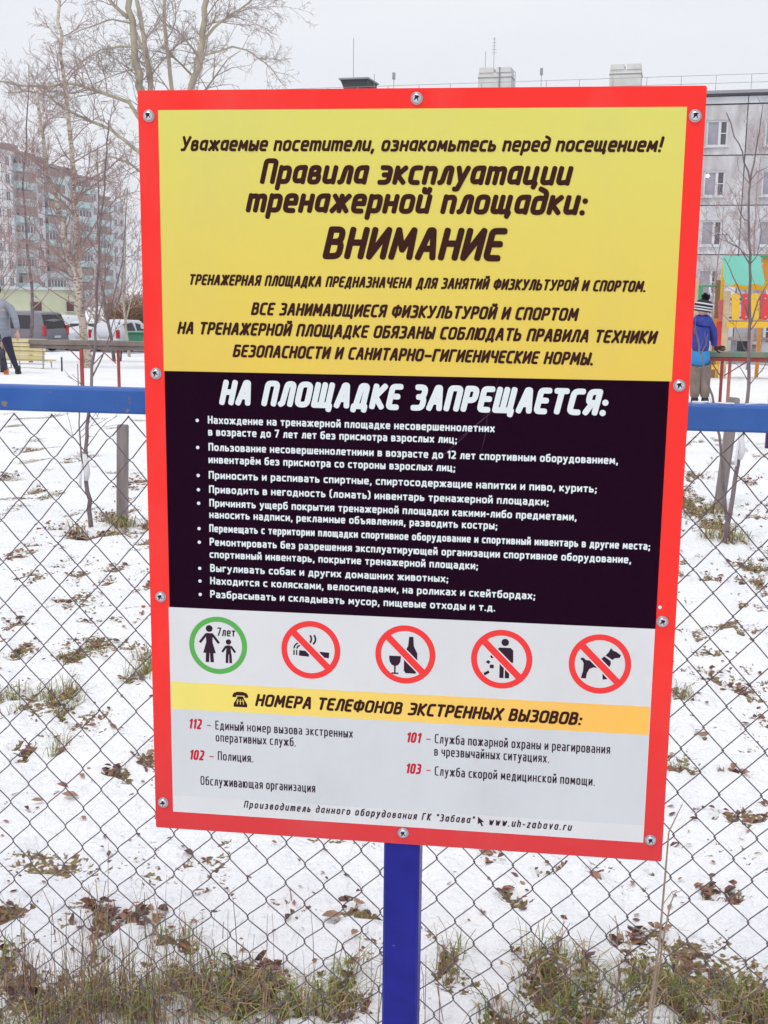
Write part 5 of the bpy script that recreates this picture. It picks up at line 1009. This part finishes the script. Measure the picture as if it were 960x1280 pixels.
# entrance porch of the grey house, seen under the platform
pp = at(930, 420, 72) ; t = thing('entrance_porch', 'dark house entrance with pale canopy seen beneath the tower platform', 'porch', (pp.x, pp.y, Z75-.2), ang)
for px, w_, h_, z_, y_, mt, nm in ((.05, .8, 1.0, .9, .3, dk, 'door'), (-.55, .3, 1.3, .9, .32, glassm, 'door_window'), (1.35, .75, 1.2, .8, .2, frm, 'side_door'), (-.95, .12, 1.5, .75, -.3, pan2, 'pillar'), (.75, .12, 1.5, .75, -.3, pan2, 'pillar'), (.35, 2.9, .14, 1.55, 0, brn, 'canopy')):
    q = MB(); q.bbox((px, y_-.3, z_), (w_, 1.6 if nm == 'canopy' else .2, h_), .02); q.build(nm, mt, t)

# ------------------------------------------------------------------ thin volume added to pale the distance like exposure glare
q = MB(); q.box((10, 135, 10), (320, 300, 0)); q = MB(); q.box((0, 147.5, 12), (400, 301, 34)); hz = q.build('glare_haze', bpy.data.materials.new('glare_haze')); tag(hz, kind='stuff')
hm_ = hz.data.materials[0]; hm_.use_nodes = True; hn = hm_.node_tree; hn.nodes.remove(hn.nodes['Principled BSDF']); pv = hn.nodes.new('ShaderNodeVolumePrincipled'); pv.inputs['Color'].default_value = (.93, .95, 1, 1); pv.inputs['Density'].default_value = .0006; pv.inputs['Anisotropy'].default_value = .2
hn.links.new(pv.outputs[0], hn.nodes['Material Output'].inputs['Volume'])

# ------------------------------------------------------------------ people
def skin(name, joints, edges, m, parent, sub=2):
    me = bpy.data.meshes.new(name); me.from_pydata([j[:3] for j in joints], edges, []); o = bpy.data.objects.new(name, me); COL.objects.link(o)
    md = o.modifiers.new('skin', 'SKIN'); md.use_smooth_shade = True
    for i, j in enumerate(joints):
        v = me.skin_vertices[0].data[i]; r = j[3]; v.radius = r if isinstance(r, tuple) else (r, r); v.use_root = (i == 0)
    o.modifiers.new('sub', 'SUBSURF').levels = sub; o.modifiers['sub'].render_levels = sub
    dg = C.evaluated_depsgraph_get(); me2 = bpy.data.meshes.new_from_object(o.evaluated_get(dg)); bpy.data.objects.remove(o)
    me2.materials.clear(); me2.materials.append(m); me2.polygons.foreach_set('use_smooth', [True]*len(me2.polygons)); o = link(name, me2, parent); return o
skinm = mat('skin', (.55, .34, .26), .55); hairm = mat('dark_hair', (.05, .035, .03), .7); eyem = mat('eye', (.03, .02, .02), .3)
def head(parent, c, r, yaw, pitch, hair=True):
    t_ = Matrix.Translation(c) @ Matrix.Rotation(yaw, 4, 'Z') @ Matrix.Rotation(pitch, 4, 'X')   # face looks to -Y
    import bmesh
    bm = bmesh.new(); bmesh.ops.create_icosphere(bm, subdivisions=3, radius=1)
    for v in bm.verts:
        x, y, z = v.co; w_ = 1 - .18*max(0, -z) - (.10*max(0, -z) if y > 0 else 0)
        fy = y*1.08; 
        if y < 0: fy = y*(1.0 - .06*abs(z)) - (.12 if z < -.6 else 0)*(-y)
        nose = math.exp(-((x/.13)**2 + ((z+.10)/.20)**2))*.22 if y < -.5 else 0
        sock = math.exp(-(((abs(x)-.33)/.17)**2 + ((z-.12)/.12)**2))*.08 if y < -.4 else 0
        chin = math.exp(-((x/.3)**2 + ((z+.95)/.2)**2))*.12 if y < 0 else 0
        v.co = Vector((x*.80*w_, fy - nose + sock - chin, z*1.13))*r
    me = bpy.data.meshes.new('head'); bm.to_mesh(me); bm.free(); me.materials.append(skinm); me.transform(t_); me.polygons.foreach_set('use_smooth', [True]*len(me.polygons)); h = link('head', me, parent)
    for s_ in (-1, 1):
        q = MB(); q.lathe([(.01*r, -.10*r), (.07*r, -.06*r), (.09*r, 0), (.07*r, .06*r), (.01*r, .1*r)], 10, 0, t_ @ Matrix.Translation((s_*.30*r, -.86*r, .12*r))); q.build('eye', eyem, h, smooth=True)
        q = MB(); q.lathe([(.03*r, -.05*r), (.2*r, -.03*r), (.22*r, .03*r), (.12*r, .06*r)], 10, 0, t_ @ Matrix.Translation((s_*.80*r, .05*r, 0)) @ Matrix.Rotation(s_*PI/2, 4, 'Y')); q.build('ear', skinm, h, smooth=True)
    q = MB(); q.tube([t_ @ Vector((-.22*r, -.93*r, -.47*r)), t_ @ Vector((0, -1.0*r, -.49*r)), t_ @ Vector((.22*r, -.93*r, -.47*r))], .035*r, 5); q.build('mouth', mat('lips', (.42, .18, .16), .5), h)
    if hair:
        bm = bmesh.new(); bmesh.ops.create_icosphere(bm, subdivisions=3, radius=1); kill = [v for v in bm.verts if v.co.y < -.35 and v.co.z < .45 or v.co.z < -.35]; bmesh.ops.delete(bm, geom=kill, context='VERTS')
        for v in bm.verts: v.co = Vector((v.co.x*.87, v.co.y*1.13, v.co.z*1.2))*r*(1+.03*noise.noise(v.co*6))
        me = bpy.data.meshes.new('hair'); bm.to_mesh(me); bm.free(); me.materials.append(hairm); me.transform(t_); link('hair', me, h)
    return h
def hand(parent, w_, d, m, s_=1.0, side=1, nm='hand'):
    d = Vector(d).normalized(); sx_ = d.cross(Vector((0, 1, 0))).normalized()*side; nn_ = d.cross(sx_).normalized(); w_ = Vector(w_)
    J = [(*w_, .026*s_), (*(w_+d*.05*s_), (.036*s_, .02*s_)), (*(w_+d*.085*s_), (.036*s_, .018*s_))]; E = [(0, 1), (1, 2)]
    for k, (o_, l_) in enumerate(((-.027, .062), (-.009, .074), (.009, .070), (.026, .054))):
        a = w_+d*.10*s_+sx_*o_*s_; b_ = a+d*l_*.5*s_+nn_*.008*s_; c_ = a+d*l_*.9*s_+nn_*.028*s_; i = len(J); J += [(*a, .0095*s_), (*b_, .0088*s_), (*c_, .0075*s_)]; E += [(2, i), (i, i+1), (i+1, i+2)]
    a = w_+d*.045*s_-sx_*.036*s_; b_ = a+d*.028*s_-sx_*.018*s_+nn_*.01*s_; c_ = b_+d*.024*s_+nn_*.012*s_; i = len(J); J += [(*a, .013*s_), (*b_, .010*s_), (*c_, .009*s_)]; E += [(1, i), (i, i+1), (i+1, i+2)]
    return skin(nm, J, E, m, parent, 1)
def boot(parent, a, d, m, s_=1.0):
    a = Vector(a); d = Vector(d).normalized(); return skin('boot', [(*(a+Vector((0, 0, .02))), .05*s_), (*(a+Vector((0, 0, .16*s_))), .052*s_), (*(a+d*.09*s_+Vector((0, 0, .008))), (.045*s_, .036*s_)), (*(a+d*.17*s_), (.042*s_, .028*s_))], [(0, 1), (0, 2), (2, 3)], m, parent, 2)
# man at the left edge, turned three quarters away from the camera
g = gbase(7, 23.5); MAN = thing('person', 'man in grey padded jacket and dark trousers at the left edge by the yellow bench', 'person', g)
jkt = mat('grey_padded_jacket', (.23, .245, .30), .7, col2=(.30, .315, .37), scale=5, stretch=(.3, .3, 3.0)); trs = mat('navy_trousers', (.025, .022, .05), .8); bt = mat('dark_boot', (.02, .02, .03), .6)
px2 = 23.5/FPX
def mp(px, py, dy=0): v = at(px, py, 23.5+dy) - g; return (v.x, v.y, v.z)
hip = mp(5, 421); B = lambda p, r: (*p, r)
skin('body', [B(mp(-4, 377), .055), B(mp(-5, 366), .06), B(mp(1, 384), (.10, .07)), B(mp(4, 402), (.09, .07)), B(hip, (.08, .06)), B(mp(16, 387, -.02), .045), B(mp(21, 402, -.05), .036), B(mp(22, 415, -.08), .028), B(mp(12, 440), .06), B(mp(21, 462), .04), B(mp(2, 442, .1), .06), B(mp(4, 462, .1), .04)],
     [(0, 1), (0, 2), (2, 3), (3, 4), (2, 5), (5, 6), (6, 7), (4, 8), (8, 9), (4, 10), (10, 11)], skinm, MAN)
skin('jacket', [B(mp(5, 428), (.17, .14)), B(mp(4, 408), (.19, .15)), B(mp(2, 390), (.21, .155)), B(mp(0, 381), (.15, .12)), B(mp(13, 385), .09), B(mp(18, 396, -.03), .078), B(mp(21, 407, -.06), .066), B(mp(22, 413, -.08), .056), B(mp(-12, 385), .09), B(mp(-17, 398, -.05), .076), B(mp(-14, 411, -.2), .06), B(mp(-3, 374), .075)],
     [(0, 1), (1, 2), (2, 3), (3, 4), (4, 5), (5, 6), (6, 7), (3, 8), (8, 9), (9, 10), (3, 11)], jkt, MAN)
skin('trousers', [B(mp(5, 413), (.15, .12)), B(mp(8, 424), .11), B(mp(13, 440), .082), B(mp(18, 453), .062), B(mp(22, 463), .052), B(mp(1, 425, .08), .11), B(mp(2, 441, .1), .082), B(mp(3, 454, .1), .062), B(mp(4, 464, .1), .052)], [(0, 1), (1, 2), (2, 3), (3, 4), (0, 5), (5, 6), (6, 7), (7, 8)], trs, MAN)
head(MAN, Vector(mp(-6, 362)), .105, rad(-50), rad(-20))
hand(MAN, mp(22, 414, -.08), (.06, -.1, -1), skinm, 1.15); hand(MAN, mp(-14, 411, -.2), (.1, -.2, -1), skinm, 1.1, -1)
for p in (mp(22.5, 466), mp(4, 467, .1)): boot(MAN, (p[0], p[1], .02), (.45, -.9, 0), bt, 1.25)
q = MB(); v = mp(4, 387.5, -.17); q.bbox((v[0], v[1], v[2]), (.07, .02, .025), .005); q.build('jacket_badge', mat('badge_orange', (.7, .35, .15), .6), MAN)
# small crouching child at the man's feet, orange boots
g2 = gbase(-3, 22.9); KID = thing('person', 'small child in a dark snowsuit with orange boots crouching at the left edge', 'person', g2); dks = mat('dark_snowsuit', (.035, .035, .05), .8, col2=(.06, .06, .08), scale=8); orb = mat('orange_boot', (.62, .16, .05), .5)
skin('snowsuit', [(0, 0, .26, (.13, .13)), (-.02, -.02, .42, (.14, .12)), (-.03, -.05, .56, (.10, .09)), (-.03, -.06, .64, .05), (.13, -.10, .30, .075), (.13, -.05, .12, .06), (-.12, -.12, .30, .075), (-.12, -.06, .12, .06), (.11, -.12, .50, .05), (.13, -.24, .36, .04), (-.15, -.12, .50, .05), (-.13, -.25, .36, .04)],
     [(0, 1), (1, 2), (2, 3), (0, 4), (4, 5), (0, 6), (6, 7), (2, 8), (8, 9), (2, 10), (10, 11)], dks, KID)
head(KID, Vector((-.03, -.08, .76)), .09, rad(30), rad(10), False); q = MB(); q.lathe([(.02, .13), (.07, .115), (.10, .06), (.108, 0), (.104, -.02), (.09, -.02)], 16, 0, Matrix.Translation((-.03, -.06, .77))); q.build('hat', dks, KID, smooth=True)
for s_ in (-1, 1): boot(KID, (s_*.13+.02, -.03, .03), (.3*s_, -.9, 0), orb, 1.0); hand(KID, (s_*.135-.005, -.25, .36), (0, -.4, -.9), dks, .8, s_, 'mitten')
# youngster in a blue jacket, back to the camera, leaning on the barrier
D3 = 16.9; g3 = gbase(874, D3); g3.z += .03; YTH = thing('person', 'youngster in blue jacket and striped bobble hat, seen from behind, by the beam', 'person', g3)
bj = mat('blue_jacket', (.022, .032, .24), .7, col2=(.035, .055, .32), scale=10, bump=.4, bscale=18, dist=.01); lb2 = mat('sky_blue_hem', (.02, .20, .50), .6, col2=(.03, .25, .58), scale=5); kh = mat('khaki_trousers', (.19, .145, .12), .85, col2=(.27, .21, .175), scale=7, bump=.5, bscale=14, dist=.01); gv = mat('black_glove', (.02, .015, .02), .7)
def yp(px, py, dy=0): v = at(px, py, D3+dy) - g3; return (v.x, v.y, v.z)
skin('body', [B(yp(877, 400), (.07, .06)), B(yp(878, 393), .045), B(yp(879, 386), .05), B(yp(876, 425), (.07, .06)), B(yp(869, 470), .055), B(yp(868, 494), .045), B(yp(881, 470), .055), B(yp(880, 494), .045), B(yp(890, 412, .05), .04), B(yp(893, 430, .15), .03)],
     [(0, 1), (1, 2), (0, 3), (3, 4), (4, 5), (3, 6), (6, 7), (0, 8), (8, 9)], skinm, YTH)
skin('jacket', [B(yp(875, 447), (.155, .125)), B(yp(876, 426), (.16, .13)), B(yp(877, 407), (.155, .125)), B(yp(878, 399), (.11, .10)), B(yp(879, 391.5), .072), B(yp(886, 403), .07), B(yp(892, 413, .02), .062), B(yp(892, 424, .08), .055), B(yp(893, 432, .16), .046), B(yp(868, 404), .07), B(yp(862, 415, .02), .062), B(yp(861, 429, .12), .05)],
     [(0, 1), (1, 2), (2, 3), (3, 4), (3, 5), (5, 6), (6, 7), (7, 8), (3, 9), (9, 10), (10, 11)], bj, YTH)
skin('jacket_hem', [B(yp(875, 434), (.172, .14)), B(yp(875, 447), (.186, .15)), B(yp(875, 461), (.186, .15))], [(0, 1), (1, 2)], lb2, YTH, 1)
skin('trousers', [B(yp(875, 446), (.145, .12)), B(yp(870, 460), .10), B(yp(869, 478), .082), B(yp(868, 499), .072), B(yp(881, 460), .10), B(yp(881, 478), .08), B(yp(881, 499), .07)], [(0, 1), (1, 2), (2, 3), (0, 4), (4, 5), (5, 6)], kh, YTH)
for px in (868, 881): p = yp(px, 503); boot(YTH, (p[0], p[1], .01), (.1, 1, 0), bt, 1.1)
hand(YTH, yp(893, 434, .17), (.75, .5, -.1), gv, 1.1, 1, 'glove'); hand(YTH, yp(861, 431, .14), (-.1, .8, -.4), gv, 1.1, -1, 'glove')
hc = Vector(yp(879, 385)); h = head(YTH, hc, .105, rad(165), rad(-6), False)
hatw = mat('white_hat_knit', (.62, .62, .66), .8); hatd = mat('dark_hat_knit', (.03, .018, .035), .8)
q = MB(); Mh = Matrix.Translation(hc) @ Matrix.Rotation(rad(8), 4, 'Y')
prf = [(.112, -.05, 1), (.122, -.03, 1), (.124, -.012, 0), (.126, .005, 1), (.124, .02, 0), (.125, .035, 0), (.122, .052, 1), (.112, .070, 0), (.10, .088, 0), (.075, .105, 0), (.04, .115, 0), (.01, .118, 0)]
n_ = 20; vs = [Mh @ Vector((r*math.cos(2*PI*j/n_), r*1.08*math.sin(2*PI*j/n_), z)) for r, z, _ in prf for j in range(n_)]
for i in range(len(prf)-1): q.add(vs[i*n_:(i+2)*n_], [(j, (j+1) % n_, n_+(j+1) % n_, n_+j) for j in range(n_)], 1 if (prf[i][2] == 0 or i == 0) else 0)
hat = q.build('hat', [hatw, hatd], YTH, smooth=True)
q = MB(); pc = Mh @ Vector((.005, 0, .150))
for i in range(260):
    d = Vector((R.gauss(0, 1), R.gauss(0, 1), R.gauss(0, 1))).normalized(); q.tube([pc, pc+d*R.uniform(.05, .068)], [.009, .004], 3, cap=False)
tag(q.build('bobble', hatd, hat), kind='stuff')
